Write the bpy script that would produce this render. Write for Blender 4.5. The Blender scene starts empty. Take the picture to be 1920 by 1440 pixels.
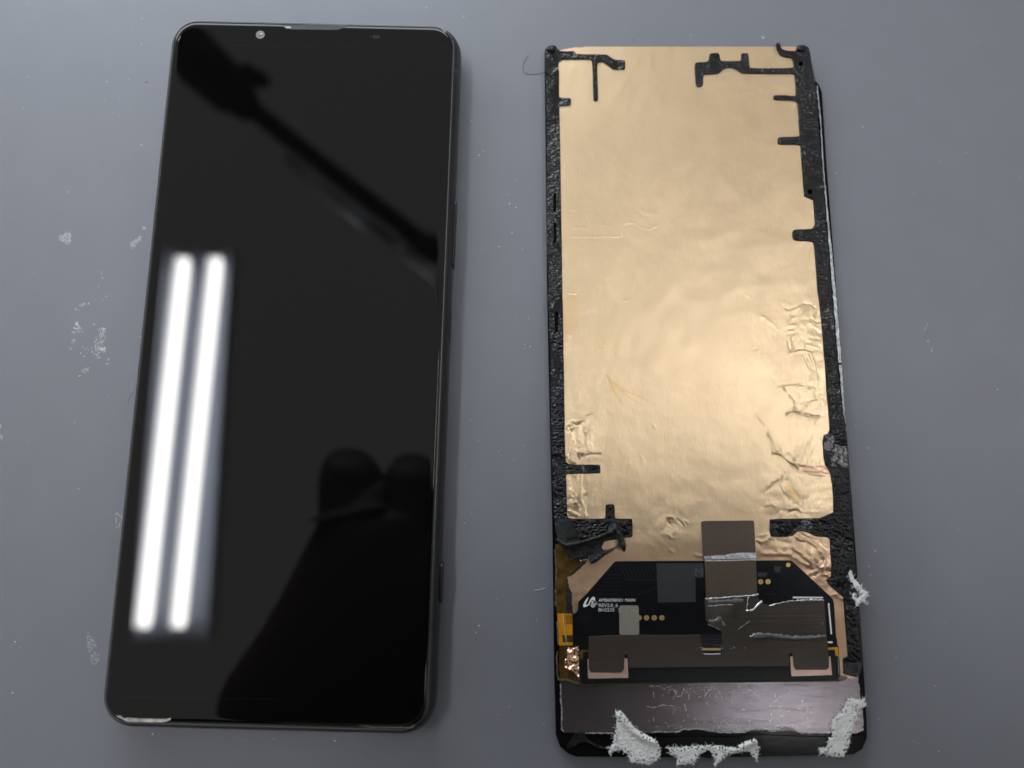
import bpy, bmesh, math, random
import numpy as np
from mathutils import Vector, geometry, noise
random.seed(7); rng = np.random.default_rng(7)
SC = bpy.context.scene
COL = SC.collection
R = math.radians

# ------------------------------------------------------------------ camera, world, exposure
F, PITCH, H = 1500.0, 0.16692, 176.3159           # focal length in photo pixels, tilt, height over the mat in mm
cp, sp = math.cos(PITCH), math.sin(PITCH)
cam = bpy.data.cameras.new('camera'); cam_o = bpy.data.objects.new('camera', cam); COL.objects.link(cam_o)
cam.sensor_width = 36; cam.lens = 36 * F / 1920
cam_o.location = (0, 0, H / 1000); cam_o.rotation_euler = (PITCH, 0, 0)
cam.clip_start = 0.005; cam.clip_end = 50
cam.dof.use_dof = True; cam.dof.focus_distance = 0.1745; cam.dof.aperture_fstop = cam.lens / 3.4
SC.camera = cam_o
w = bpy.data.worlds.new('World'); SC.world = w; w.use_nodes = True
bg = w.node_tree.nodes['Background']; bg.inputs[0].default_value = (1.0, 0.985, 0.96, 1); bg.inputs[1].default_value = 0.41
SC.view_settings.view_transform = 'Standard'; SC.view_settings.look = 'None'
SC.cycles.use_denoising = True; SC.cycles.use_adaptive_sampling = False
SC.view_settings.exposure = 0; SC.view_settings.gamma = 1
SCREEN = 6.6                                      # radiance of the added fill light beyond the mat
TUBE_L, TUBE_R = 21.0, 9.0                      # radiance of the tubes of the two ceiling fixtures

def ray(px, py):
    u, v = (px - 960) / F, (720 - py) / F
    return (u, sp + v * cp, -cp + v * sp)
ZOFF = 0.0                                       # height of the thing being built over the mat (mm)
def P(px, py, z):                                # the point at height z (mm) that the photo shows at a pixel
    z += ZOFF; d = ray(px, py); t = (z - H) / d[2]
    return (d[0] * t, d[1] * t, z)
def MIR(px, py, h, zm=8.3):                      # where a thing mirrored in the phone glass really stands, at height h
    a = P(px, py, zm); d = ray(px, py); t = (h - zm) / -d[2]
    return (a[0] + d[0] * t, a[1] + d[1] * t, h)
def Z(x0, y0, s, pts): return [(x0 + x / s, y0 + y / s) for x, y in pts]

# ------------------------------------------------------------------ materials
def mat(name, col, rough=0.5, metal=0.0, spec=0.5, ior=1.5, var=0.0, vscale=300, col2=None, bump=0.0, bscale=800, bstretch=(1,1,1),
        bdetail=4, rvar=0.0, emit=None, coat=0.0, aniso=0.0, voronoi=False, attr=None, wave=None, film=None, bdist=0.0003):
    m = bpy.data.materials.new(name); m.use_nodes = True
    nt = m.node_tree; b = nt.nodes['Principled BSDF']; N = nt.nodes.new; L = nt.links.new
    b.inputs['Base Color'].default_value = (*col, 1); b.inputs['Roughness'].default_value = rough
    b.inputs['Metallic'].default_value = metal; b.inputs['IOR'].default_value = ior
    b.inputs['Specular IOR Level'].default_value = spec
    b.inputs['Coat Weight'].default_value = coat; b.inputs['Coat Roughness'].default_value = 0.08
    b.inputs['Anisotropic'].default_value = aniso
    if film: b.inputs['Thin Film Thickness'].default_value = film; b.inputs['Thin Film IOR'].default_value = 1.45
    if emit is not None:
        b.inputs['Emission Color'].default_value = (1.0, 0.985, 0.95, 1); b.inputs['Emission Strength'].default_value = emit
    tc = N('ShaderNodeNewGeometry').outputs['Position']
    def vmul(v):
        n = N('ShaderNodeVectorMath'); n.operation = 'MULTIPLY'; L(tc, n.inputs[0]); n.inputs[1].default_value = v; return n.outputs[0]
    out_col = None
    if var or col2:
        t = N('ShaderNodeTexNoise'); t.inputs['Scale'].default_value = vscale; t.inputs['Detail'].default_value = 5
        L(vmul((1, 1, 1)), t.inputs['Vector'])
        r = N('ShaderNodeMapRange'); r.inputs[1].default_value = 0.32; r.inputs[2].default_value = 0.68; L(t.outputs[0], r.inputs[0])
        mx = N('ShaderNodeMix'); mx.data_type = 'RGBA'; L(r.outputs[0], mx.inputs[0])
        mx.inputs[6].default_value = (*[c * (1 - var) for c in col], 1)
        mx.inputs[7].default_value = (*(col2 or [c * (1 + var) for c in col]), 1)
        out_col = mx.outputs[2]
        if rvar:
            q = N('ShaderNodeMapRange'); q.inputs[3].default_value = rough - rvar; q.inputs[4].default_value = rough + rvar
            L(t.outputs[0], q.inputs[0]); L(q.outputs[0], b.inputs['Roughness'])
    if wave:                                     # woven or ruled cloth: (scale x, scale y, dark colour)
        sx, sy, dark = wave
        k = N('ShaderNodeTexChecker'); k.inputs['Scale'].default_value = 1.0; L(vmul((sx, sy, 0.001)), k.inputs['Vector'])
        mx = N('ShaderNodeMix'); mx.data_type = 'RGBA'; L(k.outputs[1], mx.inputs[0])
        if out_col: L(out_col, mx.inputs[6])
        else: mx.inputs[6].default_value = (*col, 1)
        mx.inputs[7].default_value = (*dark, 1); out_col = mx.outputs[2]
    if attr:                                     # stains with a shape of their own, plus painted glints and reflected tint, stored on the mesh
        for an, c in attr:
            a = N('ShaderNodeAttribute'); a.attribute_name = an
            mx = N('ShaderNodeMix'); mx.data_type = 'RGBA'; L(a.outputs['Fac'], mx.inputs[0])
            if out_col: L(out_col, mx.inputs[6])
            else: mx.inputs[6].default_value = (*col, 1)
            mx.inputs[7].default_value = (*c, 1); out_col = mx.outputs[2]
    if out_col: L(out_col, b.inputs['Base Color'])
    if bump:
        if voronoi:
            t = N('ShaderNodeTexVoronoi'); t.feature = 'SMOOTH_F1'; t.inputs['Scale'].default_value = bscale
            t2 = N('ShaderNodeTexNoise'); t2.inputs['Scale'].default_value = bscale * 0.5; t2.inputs['Detail'].default_value = 3
            v = vmul(bstretch); L(v, t.inputs['Vector']); L(v, t2.inputs['Vector'])
            ad = N('ShaderNodeMath'); ad.operation = 'ADD'; L(t.outputs[0], ad.inputs[0]); L(t2.outputs[0], ad.inputs[1])
            t3 = N('ShaderNodeTexNoise'); t3.inputs['Scale'].default_value = 170; t3.inputs['Detail'].default_value = 2; L(vmul((1, 1, 1)), t3.inputs['Vector'])
            q3 = N('ShaderNodeMapRange'); q3.inputs[1].default_value = 0.36; q3.inputs[2].default_value = 0.62; q3.inputs[3].default_value = 0.12; q3.inputs[4].default_value = 1.3; L(t3.outputs[0], q3.inputs[0])
            m3 = N('ShaderNodeMath'); m3.operation = 'MULTIPLY'; L(ad.outputs[0], m3.inputs[0]); L(q3.outputs[0], m3.inputs[1]); hgt = m3.outputs[0]
        else:
            t = N('ShaderNodeTexNoise'); t.inputs['Scale'].default_value = bscale; t.inputs['Detail'].default_value = bdetail
            L(vmul(bstretch), t.inputs['Vector']); hgt = t.outputs[0]
        bp = N('ShaderNodeBump'); bp.inputs['Strength'].default_value = bump; bp.inputs['Distance'].default_value = bdist
        L(hgt, bp.inputs['Height']); L(bp.outputs[0], b.inputs['Normal'])
    return m

M = {}
M['mat'] = mat('grey_rubber_mat', (0.183, 0.193, 0.219), 0.48, spec=0.36, var=0.02, vscale=90, bump=0.05, bscale=5000, bdist=0.0001)
M['glass'] = mat('black_screen_glass', (0.002, 0.002, 0.002), 0.01, ior=1.46)
M['bezel'] = mat('screen_border_ink', (0.0015, 0.0015, 0.0015), 0.015, ior=1.54)
M['frame'] = mat('anodised_black_frame', (0.010, 0.0105, 0.012), 0.36, spec=0.5, bump=0.03, bscale=9000)
M['frame_dark'] = mat('black_button', (0.008, 0.008, 0.010), 0.3)
M['lip'] = mat('pale_metal_lip', (0.22, 0.22, 0.215), 0.25, metal=0.8)  # bright edge line of the black lip, put in as pale metal
M['lens'] = mat('lens_glass', (0.16, 0.17, 0.17), 0.25, var=0.7, vscale=4000)
M['lens_ring'] = mat('lens_ring_grey', (0.16, 0.165, 0.165), 0.35)
M['grille'] = mat('earpiece_mesh', (0.03, 0.032, 0.035), 0.3, metal=0.5, var=0.6, vscale=3000, bump=0.5, bscale=4000)
M['sensor'] = mat('sensor_window', (0.022, 0.018, 0.018), 0.1)
M['glue_film'] = mat('dried_glue_strip', (0.42, 0.40, 0.35), 0.3, var=0.5, vscale=500)
M['black_glass'] = mat('black_panel_glass', (0.005, 0.005, 0.006), 0.10, spec=0.12, bump=0.02, bscale=900)
M['gasket'] = mat('black_foam_adhesive', (0.006, 0.0065, 0.008), 0.22, spec=0.42, var=0.5, vscale=500, bump=0.8, bscale=1700, bstretch=(0.9, 1.2, 1), voronoi=True, bdist=0.0004, rvar=0.1)
M['gasket_matte'] = mat('black_foam_backing', (0.015, 0.016, 0.017), 0.5, spec=0.35, var=0.5, vscale=700, bump=0.5, bscale=1200, bstretch=(0.5, 1.2, 1))
M['foil'] = mat('copper_foil', (0.80, 0.61, 0.39), 0.375, metal=1.0, var=0.05, vscale=45, bump=0.3, bscale=2600, bstretch=(2.2, 0.25, 1), bdist=0.0001,
                attr=[('pink', (0.88, 0.55, 0.37)), ('tan', (0.74, 0.49, 0.22))])
M['copper'] = mat('bare_copper', (0.90, 0.56, 0.40), 0.34, metal=1.0, var=0.08, vscale=300, bump=0.15, bscale=1500)
M['copper_bracket'] = mat('pink_copper_bracket', (0.92, 0.66, 0.53), 0.36, metal=1.0, var=0.04, vscale=200)
M['copper_shiny'] = mat('crumpled_copper', (0.88, 0.55, 0.38), 0.2, metal=1.0, bump=0.3, bscale=900)
M['pcb'] = mat('black_circuit_board', (0.005, 0.0055, 0.007), 0.3, spec=0.3, var=0.2, vscale=500, bump=0.06, bscale=2500)
M['trace'] = mat('buried_trace', (0.020, 0.021, 0.024), 0.35)
M['white_ink'] = mat('white_print', (0.80, 0.81, 0.82), 0.55)
M['grey_ink'] = mat('faint_grey_print', (0.075, 0.085, 0.10), 0.5)
M['chip'] = mat('slate_label', (0.030, 0.033, 0.038), 0.42, var=0.08, vscale=400)
M['gold'] = mat('gold_pad', (0.95, 0.70, 0.27), 0.38, metal=0.85)
M['gold_dark'] = mat('gold_pad_centre', (0.85, 0.58, 0.20), 0.3, metal=0.85)
M['tape'] = mat('brown_shield_tape', (0.15, 0.115, 0.09), 0.42, metal=0.4, var=0.10, vscale=160, wave=(4400, 4400, (0.07, 0.055, 0.043)), bump=0.2, bscale=2500)
M['tape_smooth'] = mat('brown_ruled_tape', (0.072, 0.059, 0.049), 0.32, metal=0.4, var=0.08, vscale=140, bump=0.25, bscale=1800, bstretch=(0.06, 1.6, 1), coat=0.25)
M['clear'] = mat('painted_tape_glint', (0.86, 0.89, 0.93), 0.30, metal=0.9, bump=0.9, bscale=1500, bstretch=(1.0, 0.5, 1))  # reflections in clear tape, put in as a pale silvery colour
M['film'] = mat('clear_film_sheen', (0.20, 0.18, 0.155), 0.24, metal=0.6, col2=(0.085, 0.070, 0.056), vscale=220, bump=0.25, bscale=420)  # lighter tone carries the sheen of the clear film
M['clear_dull'] = mat('dull_tape_fold', (0.20, 0.20, 0.185), 0.28, metal=0.5, bump=0.3, bscale=1500)  # dimmer sheen on the same tape, put into the colour
M['sheen_blue'] = mat('bluish_tape_sheen', (0.10, 0.115, 0.135), 0.2, metal=0.5, bump=0.2, bscale=900)  # bluish reflection in clear tape, painted as its colour
M['silver_cloth'] = mat('silver_woven_patch', (0.52, 0.49, 0.43), 0.42, metal=0.7, var=0.25, vscale=2600, wave=(5200, 5200, (0.33, 0.31, 0.265)), bump=0.4, bscale=3000)
M['amber'] = mat('amber_flex', (0.62, 0.26, 0.012), 0.2, coat=0.4, var=0.15, vscale=300)
M['amber_dark'] = mat('dark_amber_film', (0.085, 0.048, 0.010), 0.22, coat=0.5, var=0.5, vscale=500, bump=0.2, bscale=900)
M['frayed'] = mat('frayed_foam', (0.045, 0.043, 0.035), 0.7, var=0.8, vscale=2500, bump=0.8, bscale=3000)
M['olive'] = mat('olive_torn_edge', (0.10, 0.085, 0.035), 0.3, var=0.7, vscale=1500, bump=0.6, bscale=2500)
M['flex_black'] = mat('dark_flex_stripe', (0.010, 0.011, 0.016), 0.25)
M['panel'] = mat('bare_panel_back', (0.105, 0.082, 0.082), 0.22, metal=0.85, col2=(0.165, 0.152, 0.168), vscale=28, bump=0.14, bscale=500, bstretch=(0.25, 1.4, 1))
M['smear'] = mat('dried_glue_thread', (0.60, 0.55, 0.46), 0.3, metal=0.2, var=0.5, vscale=1500)
M['torn'] = mat('torn_foil_edge', (0.62, 0.60, 0.57), 0.3, metal=0.6, var=0.6, vscale=1800, bump=0.8, bscale=2500)
M['edge_highlight'] = mat('glass_edge_highlight', (0.74, 0.80, 0.81), 0.36, metal=0.35, var=0.4, vscale=900, bump=0.6, bscale=2400)  # reflection on the rough glass edge, put into the colour
M['paper'] = mat('white_paper_fluff', (0.90, 0.90, 0.89), 0.85, col2=(0.68, 0.69, 0.68), vscale=1000, bump=0.15, bscale=2200)
M['residue'] = mat('dried_white_residue', (0.52, 0.53, 0.55), 0.6, var=0.3, vscale=1500, bump=0.4, bscale=2500)
M['residue_faint'] = mat('faint_residue_film', (0.37, 0.385, 0.40), 0.5, var=0.1, vscale=900)
M['dust'] = mat('white_dust', (0.66, 0.68, 0.70), 0.6)
M['hair'] = mat('dark_hair', (0.13, 0.135, 0.145), 0.4)
M['crumb'] = mat('orange_crumb', (0.50, 0.23, 0.13), 0.6)
M['white_housing'] = mat('white_enamel', (0.42, 0.46, 0.56), 0.4)
M['tube'] = mat('lit_tube', (0.8, 0.8, 0.8), 0.5, emit=24.0); M['tube'].cycles.emission_sampling = 'NONE'
M['lamp_black'] = mat('black_lamp_paint', (0.004, 0.004, 0.004), 0.5)
M['lamp_grey'] = mat('grey_lamp_tube', (0.9, 0.92, 0.95), 0.3, metal=1.0)
M['cloth'] = mat('dark_shirt', (0.012, 0.012, 0.015), 0.9, bump=0.2, bscale=300)
M['skin'] = mat('skin', (0.075, 0.045, 0.035), 0.55, var=0.1, vscale=80)
M['hairdark'] = mat('head_hair', (0.01, 0.009, 0.008), 0.5)

# ------------------------------------------------------------------ builders (mm in, metres out)
def smooth(me, f=True):
    me.polygons.foreach_set('use_smooth', [f] * len(me.polygons))
def wloc(o):
    v = Vector((0, 0, 0))
    while o is not None: v += o.location; o = o.parent
    return v
def obj(name, verts, faces, m, parent=None, sm=False, mats=None, fm=None):
    me = bpy.data.meshes.new(name)
    base = wloc(parent) if parent else Vector((0, 0, 0))
    v = np.asarray(verts, float) / 1000 - np.array(base)
    loc = Vector((0, 0, 0))
    if parent is None:                           # a top-level mesh keeps its own base as its origin
        c = (v.min(0) + v.max(0)) / 2; c[2] = v[:, 2].min(); v = v - c; loc = Vector(c)
    me.from_pydata(v.tolist(), [], [list(f) for f in faces]); me.validate()
    if sm: smooth(me)
    me.materials.append(m)
    o = bpy.data.objects.new(name, me); COL.objects.link(o); o.location = loc
    if parent: o.parent = parent
    bm = bmesh.new(); bm.from_mesh(me); bmesh.ops.recalc_face_normals(bm, faces=bm.faces); bm.to_mesh(me); bm.free()
    return o
def thing(name, label, cat, loc, group=None):
    o = bpy.data.objects.new(name, None); COL.objects.link(o); o.empty_display_size = 0.01
    o.location = Vector(loc) / 1000; o['label'] = label; o['category'] = cat
    if group: o['group'] = group
    return o
def tag(o, label, cat, group=None, kind=None):
    if label: o['label'] = label
    if cat: o['category'] = cat
    if group: o['group'] = group
    if kind: o['kind'] = kind
    return o
def chaikin(p, n=1, k=0.25):
    for _ in range(n):
        q = []
        for a, b in zip(p, p[1:] + p[:1]):
            q += [(a[0] * (1 - k) + b[0] * k, a[1] * (1 - k) + b[1] * k), (a[0] * k + b[0] * (1 - k), a[1] * k + b[1] * (1 - k))]
        p = q
    return p
def slab_data(loops, z0, z1, ch=0.0):
    """Prism between z0 and z1 whose top is traced in photo pixels; later loops are holes; ch = chamfer (mm)."""
    rings = [[P(x, y, z1) for x, y in lp] for lp in loops]
    z0, z1 = z0 + ZOFF, z1 + ZOFF
    V, Fc = [], []
    top = []
    for r in rings:
        n = len(r); s = len(V)
        if ch:
            c2 = []
            for i in range(n):
                a, b, c = r[i - 1], r[i], r[(i + 1) % n]
                t = Vector((c[0] - a[0], c[1] - a[1], 0)); t = t.normalized() if t.length > 1e-6 else Vector((1, 0, 0))
                nx, ny = -t.y, t.x
                c2.append((b[0] + nx * ch * r_sign(r), b[1] + ny * ch * r_sign(r), z1))
            V += c2; V += [(q[0], q[1], z1 - ch) for q in r]; V += [(q[0], q[1], z0) for q in r]
            lv = 3
        else:
            V += r; V += [(q[0], q[1], z0) for q in r]; lv = 2
        top.append((s, n))
        for l in range(lv - 1):
            for i in range(n):
                j = (i + 1) % n
                Fc.append((s + l * n + i, s + l * n + j, s + (l + 1) * n + j, s + (l + 1) * n + i))
    polys = [[Vector(V[s + i]) for i in range(n)] for s, n in top]
    flat = [s + i for s, n in top for i in range(n)]
    for t in geometry.tessellate_polygon(polys): Fc.append(tuple(flat[i] for i in t))
    return V, Fc
def area2(r): return sum(a[0] * b[1] - b[0] * a[1] for a, b in zip(r, r[1:] + r[:1]))
def r_sign(r): return 1 if area2(r) > 0 else -1
def slab(name, pts, z0, z1, m, parent=None, holes=(), rnd=0, ch=0.0):
    lp = [chaikin(list(pts), rnd)] + [chaikin(list(h), rnd) for h in holes]
    V, Fc = slab_data(lp, z0, z1, ch)
    return obj(name, V, Fc, m, parent)
def join(parts):
    V, Fc = [], []
    for v, f in parts:
        s = len(V); V += list(v); Fc += [tuple(i + s for i in q) for q in f]
    return V, Fc
def rrect(cx, cy, hw, hh, r, n=6):
    out = []
    for (sx, sy, a0) in ((1, 1, 0), (-1, 1, 90), (-1, -1, 180), (1, -1, 270)):
        for i in range(n + 1):
            a = R(a0 + 90 * i / n)
            out.append((cx + sx * (hw - r) + r * math.cos(a), cy + sy * (hh - r) + r * math.sin(a)))
    return out
def disc(px, py, r, n=14): return [(px + r * math.cos(2 * math.pi * i / n), py + r * math.sin(2 * math.pi * i / n)) for i in range(n)]
def strip_px(pts, wpx, z0, z1):                  # a ribbon along a pixel polyline; wpx a number or one per point
    n = len(pts); A, B = [], []
    for i in range(n):
        a, b = pts[max(i - 1, 0)], pts[min(i + 1, n - 1)]
        dx, dy = b[0] - a[0], b[1] - a[1]; l = math.hypot(dx, dy) or 1
        ww = (wpx[i] if hasattr(wpx, '__len__') else wpx) / 2
        A.append((pts[i][0] - dy / l * ww, pts[i][1] + dx / l * ww)); B.append((pts[i][0] + dy / l * ww, pts[i][1] - dx / l * ww))
    V = []; Fc = []
    for a, b in zip(A, B): V += [P(*a, z1), P(*b, z1)]
    V += [(v[0], v[1], z0 + ZOFF) for v in V]
    k = 2 * n
    for i in range(n - 1):
        j = 2 * i
        Fc += [(j, j + 1, j + 3, j + 2), (j, j + 2, k + j + 2, k + j), (j + 1, k + j + 1, k + j + 3, j + 3)]
    Fc += [(0, k, k + 1, 1), (2 * n - 2, 2 * n - 1, k + 2 * n - 1, k + 2 * n - 2)]
    return V, Fc
def fold_px(pts, wpx, z0, h, n=5, tilt=0.0):     # a rounded fold standing on z0
    m = len(pts); V, Fc = [], []
    for i in range(m):
        a, b = pts[max(i - 1, 0)], pts[min(i + 1, m - 1)]
        dx, dy = b[0] - a[0], b[1] - a[1]; l = math.hypot(dx, dy) or 1
        ww = wpx[i] if hasattr(wpx, '__len__') else wpx
        hh = h * (0.3 if i in (0, m - 1) else 1) * random.uniform(0.8, 1.2)
        for k in range(n):
            t = k / (n - 1) * 2 - 1
            z = z0 + hh * (1 - t * t) + tilt * t
            x = pts[i][0] - dy / l * ww / 2 * t; y = pts[i][1] + dx / l * ww / 2 * t
            V.append(P(x, y, z))
    for i in range(m - 1):
        for k in range(n - 1):
            s = i * n + k; Fc.append((s, s + 1, s + n + 1, s + n))
    return V, Fc
def dense(pts, step=3.0, jit=0.0):
    out = []
    for a, b in zip(pts, pts[1:]):
        n = max(1, int(math.hypot(b[0] - a[0], b[1] - a[1]) / step))
        out += [(a[0] + (b[0] - a[0]) * i / n + random.uniform(-jit, jit), a[1] + (b[1] - a[1]) * i / n + random.uniform(-jit, jit)) for i in range(n)]
    return out + [pts[-1]]
def inside(x, y, poly):
    c = np.zeros(x.shape, bool)
    for (x1, y1), (x2, y2) in zip(poly, poly[1:] + poly[:1]):
        if y1 == y2: continue
        k = ((y1 > y) != (y2 > y)) & (x < (x2 - x1) * (y - y1) / (y2 - y1) + x1); c ^= k
    return c
def segdist(x, y, pts):
    d = np.full(x.shape, 1e9)
    for (x1, y1), (x2, y2) in zip(pts, pts[1:]):
        L2 = (x2 - x1) ** 2 + (y2 - y1) ** 2 or 1e-9
        t = np.clip(((x - x1) * (x2 - x1) + (y - y1) * (y2 - y1)) / L2, 0, 1)
        d = np.minimum(d, np.hypot(x - x1 - t * (x2 - x1), y - y1 - t * (y2 - y1)))
    return d
def tube(pts, rad, n=10, caps=True):             # pts in mm world, rad a number or list
    V, Fc = [], []
    m = len(pts)
    for i in range(m):
        a, b = Vector(pts[max(i - 1, 0)]), Vector(pts[min(i + 1, m - 1)])
        t = (b - a).normalized(); u = t.cross(Vector((0, 0, 1)))
        if u.length < 1e-3: u = Vector((1, 0, 0))
        u.normalize(); v = t.cross(u)
        r = rad[i] if hasattr(rad, '__len__') else rad
        for k in range(n):
            q = 2 * math.pi * k / n
            V.append(tuple(Vector(pts[i]) + r * (math.cos(q) * u + math.sin(q) * v)))
    for i in range(m - 1):
        for k in range(n):
            j = (k + 1) % n; Fc.append((i * n + k, i * n + j, (i + 1) * n + j, (i + 1) * n + k))
    if caps: Fc += [tuple(range(n)), tuple((m - 1) * n + k for k in range(n))]
    return V, Fc
def text_px(name, s, x0, ybase, width, cap, z, m, parent, slant=0.0, thick=0.0):
    cu = bpy.data.curves.new(name, 'FONT'); cu.body = s; cu.offset = thick; cu.resolution_u = 3
    o = bpy.data.objects.new(name, cu); COL.objects.link(o)
    dg = bpy.context.evaluated_depsgraph_get(); me = bpy.data.meshes.new_from_object(o.evaluated_get(dg))
    bpy.data.objects.remove(o)
    v = np.array([q.co[:] for q in me.vertices]); fs = [list(p.vertices) for p in me.polygons]
    bpy.data.meshes.remove(me)
    mn, mx = v[:, 0].min(), v[:, 0].max()
    caph = 0.70
    V = [P(x0 + (q[0] - mn) / (mx - mn) * width, ybase - q[1] / caph * cap + slant * (q[0] - mn) / (mx - mn), z) for q in v]
    return obj(name, V, fs, m, parent)
def grid_px(quad, nx, ny):
    u, v = np.meshgrid(np.linspace(0, 1, nx), np.linspace(0, 1, ny))
    (ax, ay), (bx, by), (cx, cy), (dx, dy) = quad
    x = (1 - u) * (1 - v) * ax + u * (1 - v) * bx + u * v * cx + (1 - u) * v * dx
    y = (1 - u) * (1 - v) * ay + u * (1 - v) * by + u * v * cy + (1 - u) * v * dy
    return x, y
def P_np(x, y, z):
    z = z + ZOFF; u, v = (x - 960) / F, (720 - y) / F
    dy, dz = sp + v * cp, -cp + v * sp; t = (z - H) / dz
    return np.stack([u * t, dy * t, z], -1)
def vnoise(x, y, s, seed=0.0, oct=2):
    f = np.array([noise.fractal(Vector((a / s, b / s, seed)), 1.0, 2.0, oct) for a, b in zip(x.ravel(), y.ravel())])
    return f.reshape(x.shape)
def grid_obj(name, x, y, z, keep, m, parent, attrs=None):
    ny, nx = x.shape
    V = P_np(x, y, z).reshape(-1, 3)
    i = np.arange(ny * nx).reshape(ny, nx)
    q = np.stack([i[:-1, :-1], i[:-1, 1:], i[1:, 1:], i[1:, :-1]], -1)
    kq = keep[:-1, :-1] & keep[:-1, 1:] & keep[1:, 1:] & keep[1:, :-1]
    q = q[kq]
    used = np.unique(q); re = np.full(ny * nx, -1); re[used] = np.arange(len(used))
    o = obj(name, V[used], re[q].tolist(), m, parent, sm=True)
    for an, a in (attrs or {}).items():
        at = o.data.attributes.new(an, 'FLOAT', 'POINT'); at.data.foreach_set('value', a.reshape(-1)[used].astype(np.float32))
    return o

# ------------------------------------------------------------------ setting: the work mat
X, Y = np.meshgrid(np.linspace(-900, 900, 19), np.linspace(-330, 800, 13))
nx = 19
V = np.stack([X.ravel(), Y.ravel(), np.zeros(X.size)], -1)
fc = [(j * nx + i, j * nx + i + 1, (j + 1) * nx + i + 1, (j + 1) * nx + i) for j in range(12) for i in range(18)]
tag(obj('work_mat', V, fc, M['mat']), None, None, kind='structure')

# ------------------------------------------------------------------ the lamps of the room
def ceiling_light(ends, name_m, label, tint=(1.0, 0.99, 0.965)):
    a, b, c, d = [Vector(e) for e in ends]       # tube 1 far/near end, tube 2 far/near end
    mid = (a + b + c + d) / 4
    t = thing('ceiling_light', label, 'ceiling light', (mid.x, mid.y, mid.z + 110), 'twin tube lights on the ceiling')
    for p, q in ((a, b), (c, d)):
        n = 12
        ax = (q - p).normalized()
        pts = [tuple(p + ax * k) for k in (0, 8, 16)] + [tuple(q - ax * k) for k in (16, 8, 0)]
        obj('tube', *tube(pts, [8, 14, 17, 17, 14, 8], 12), M['tube'], t, sm=True)
        la = bpy.data.lights.new('tube_lamp', 'AREA'); la.shape = 'RECTANGLE'; la.size = 0.048; la.size_y = (q - p).length / 1000
        la.energy = math.pi * la.size * la.size_y * name_m; la.color = tint
        lo = bpy.data.objects.new('tube_lamp', la); COL.objects.link(lo); lo.parent = t
        lo.location = ((p + q) / 2 - Vector((0, 0, 24)) - Vector((mid.x, mid.y, mid.z + 110))) / 1000
        lo.rotation_euler = (0, 0, math.atan2(-(q - p).x, (q - p).y))
    # white reflector tray over the tubes, open side down
    hw = abs(c.x - a.x) / 2 + 62; x0, x1 = mid.x - hw, mid.x + hw
    y0, y1 = min(b.y, d.y) - 40, max(a.y, c.y) + 40; zt = mid.z
    prof = [(x0, zt + 5), (x0 + 40, zt + 48), (mid.x - 14, zt + 48), (mid.x, zt + 26), (mid.x + 14, zt + 48), (x1 - 40, zt + 48), (x1, zt + 5), (x1, zt + 80), (x0, zt + 80)]
    V = [(x, y0, z) for x, z in prof] + [(x, y1, z) for x, z in prof]; n = len(prof)
    Fc = [(i, (i + 1) % n, n + (i + 1) % n, n + i) for i in range(n)]
    tri = geometry.tessellate_polygon([[Vector((x, z, 0)) for x, z in prof]])
    Fc += [tuple(q) for q in tri] + [tuple(n + i for i in q) for q in tri]
    obj('housing', V, Fc, M['white_housing'], t)
    return t
HC = 2400
ceiling_light([MIR(345, 484, HC), MIR(268, 1176, HC), MIR(406, 484, HC), MIR(334, 1176, HC)], TUBE_L,
              'twin tube ceiling light mirrored as two white bars in the phone screen')
XB = 850
ceiling_light([(XB - 55, 520, HC), (XB - 55, -620, HC), (XB + 55, 520, HC), (XB + 55, -620, HC)], TUBE_R,
              'twin tube ceiling light over the right side, lighting the copper foil')


# an unseen fill light, added just beyond the far edge of the picture: the cool light on the upper mat
fill_root = thing('fill_light', 'added fill light, a bright upright panel unseen beyond the mat', 'fill_light', (-150, 308, 0))
def slabbox(name, x0, x1, y0, y1, z0, z1, m):
    V = [(x, y, z) for x in (x0, x1) for y in (y0, y1) for z in (z0, z1)]
    return obj(name, V, [(0, 1, 3, 2), (4, 6, 7, 5), (0, 4, 5, 1), (2, 3, 7, 6), (0, 2, 6, 4), (1, 5, 7, 3)], m, fill_root)
slabbox('case', -335, 35, 302, 312, 45, 238, M['lamp_black']); slabbox('stand', -200, -100, 312, 345, 0, 120, M['lamp_black'])
la = bpy.data.lights.new('fill_lamp', 'AREA'); la.shape = 'RECTANGLE'; la.size = 0.34; la.size_y = 0.17; la.color = (0.86, 0.93, 1.0)
la.energy = math.pi * la.size * la.size_y * SCREEN
lo = bpy.data.objects.new('fill_lamp', la); COL.objects.link(lo); lo.parent = fill_root
lo.location = (0, -0.008, 0.142); lo.rotation_euler = (-math.pi / 2, 0, 0)

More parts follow.
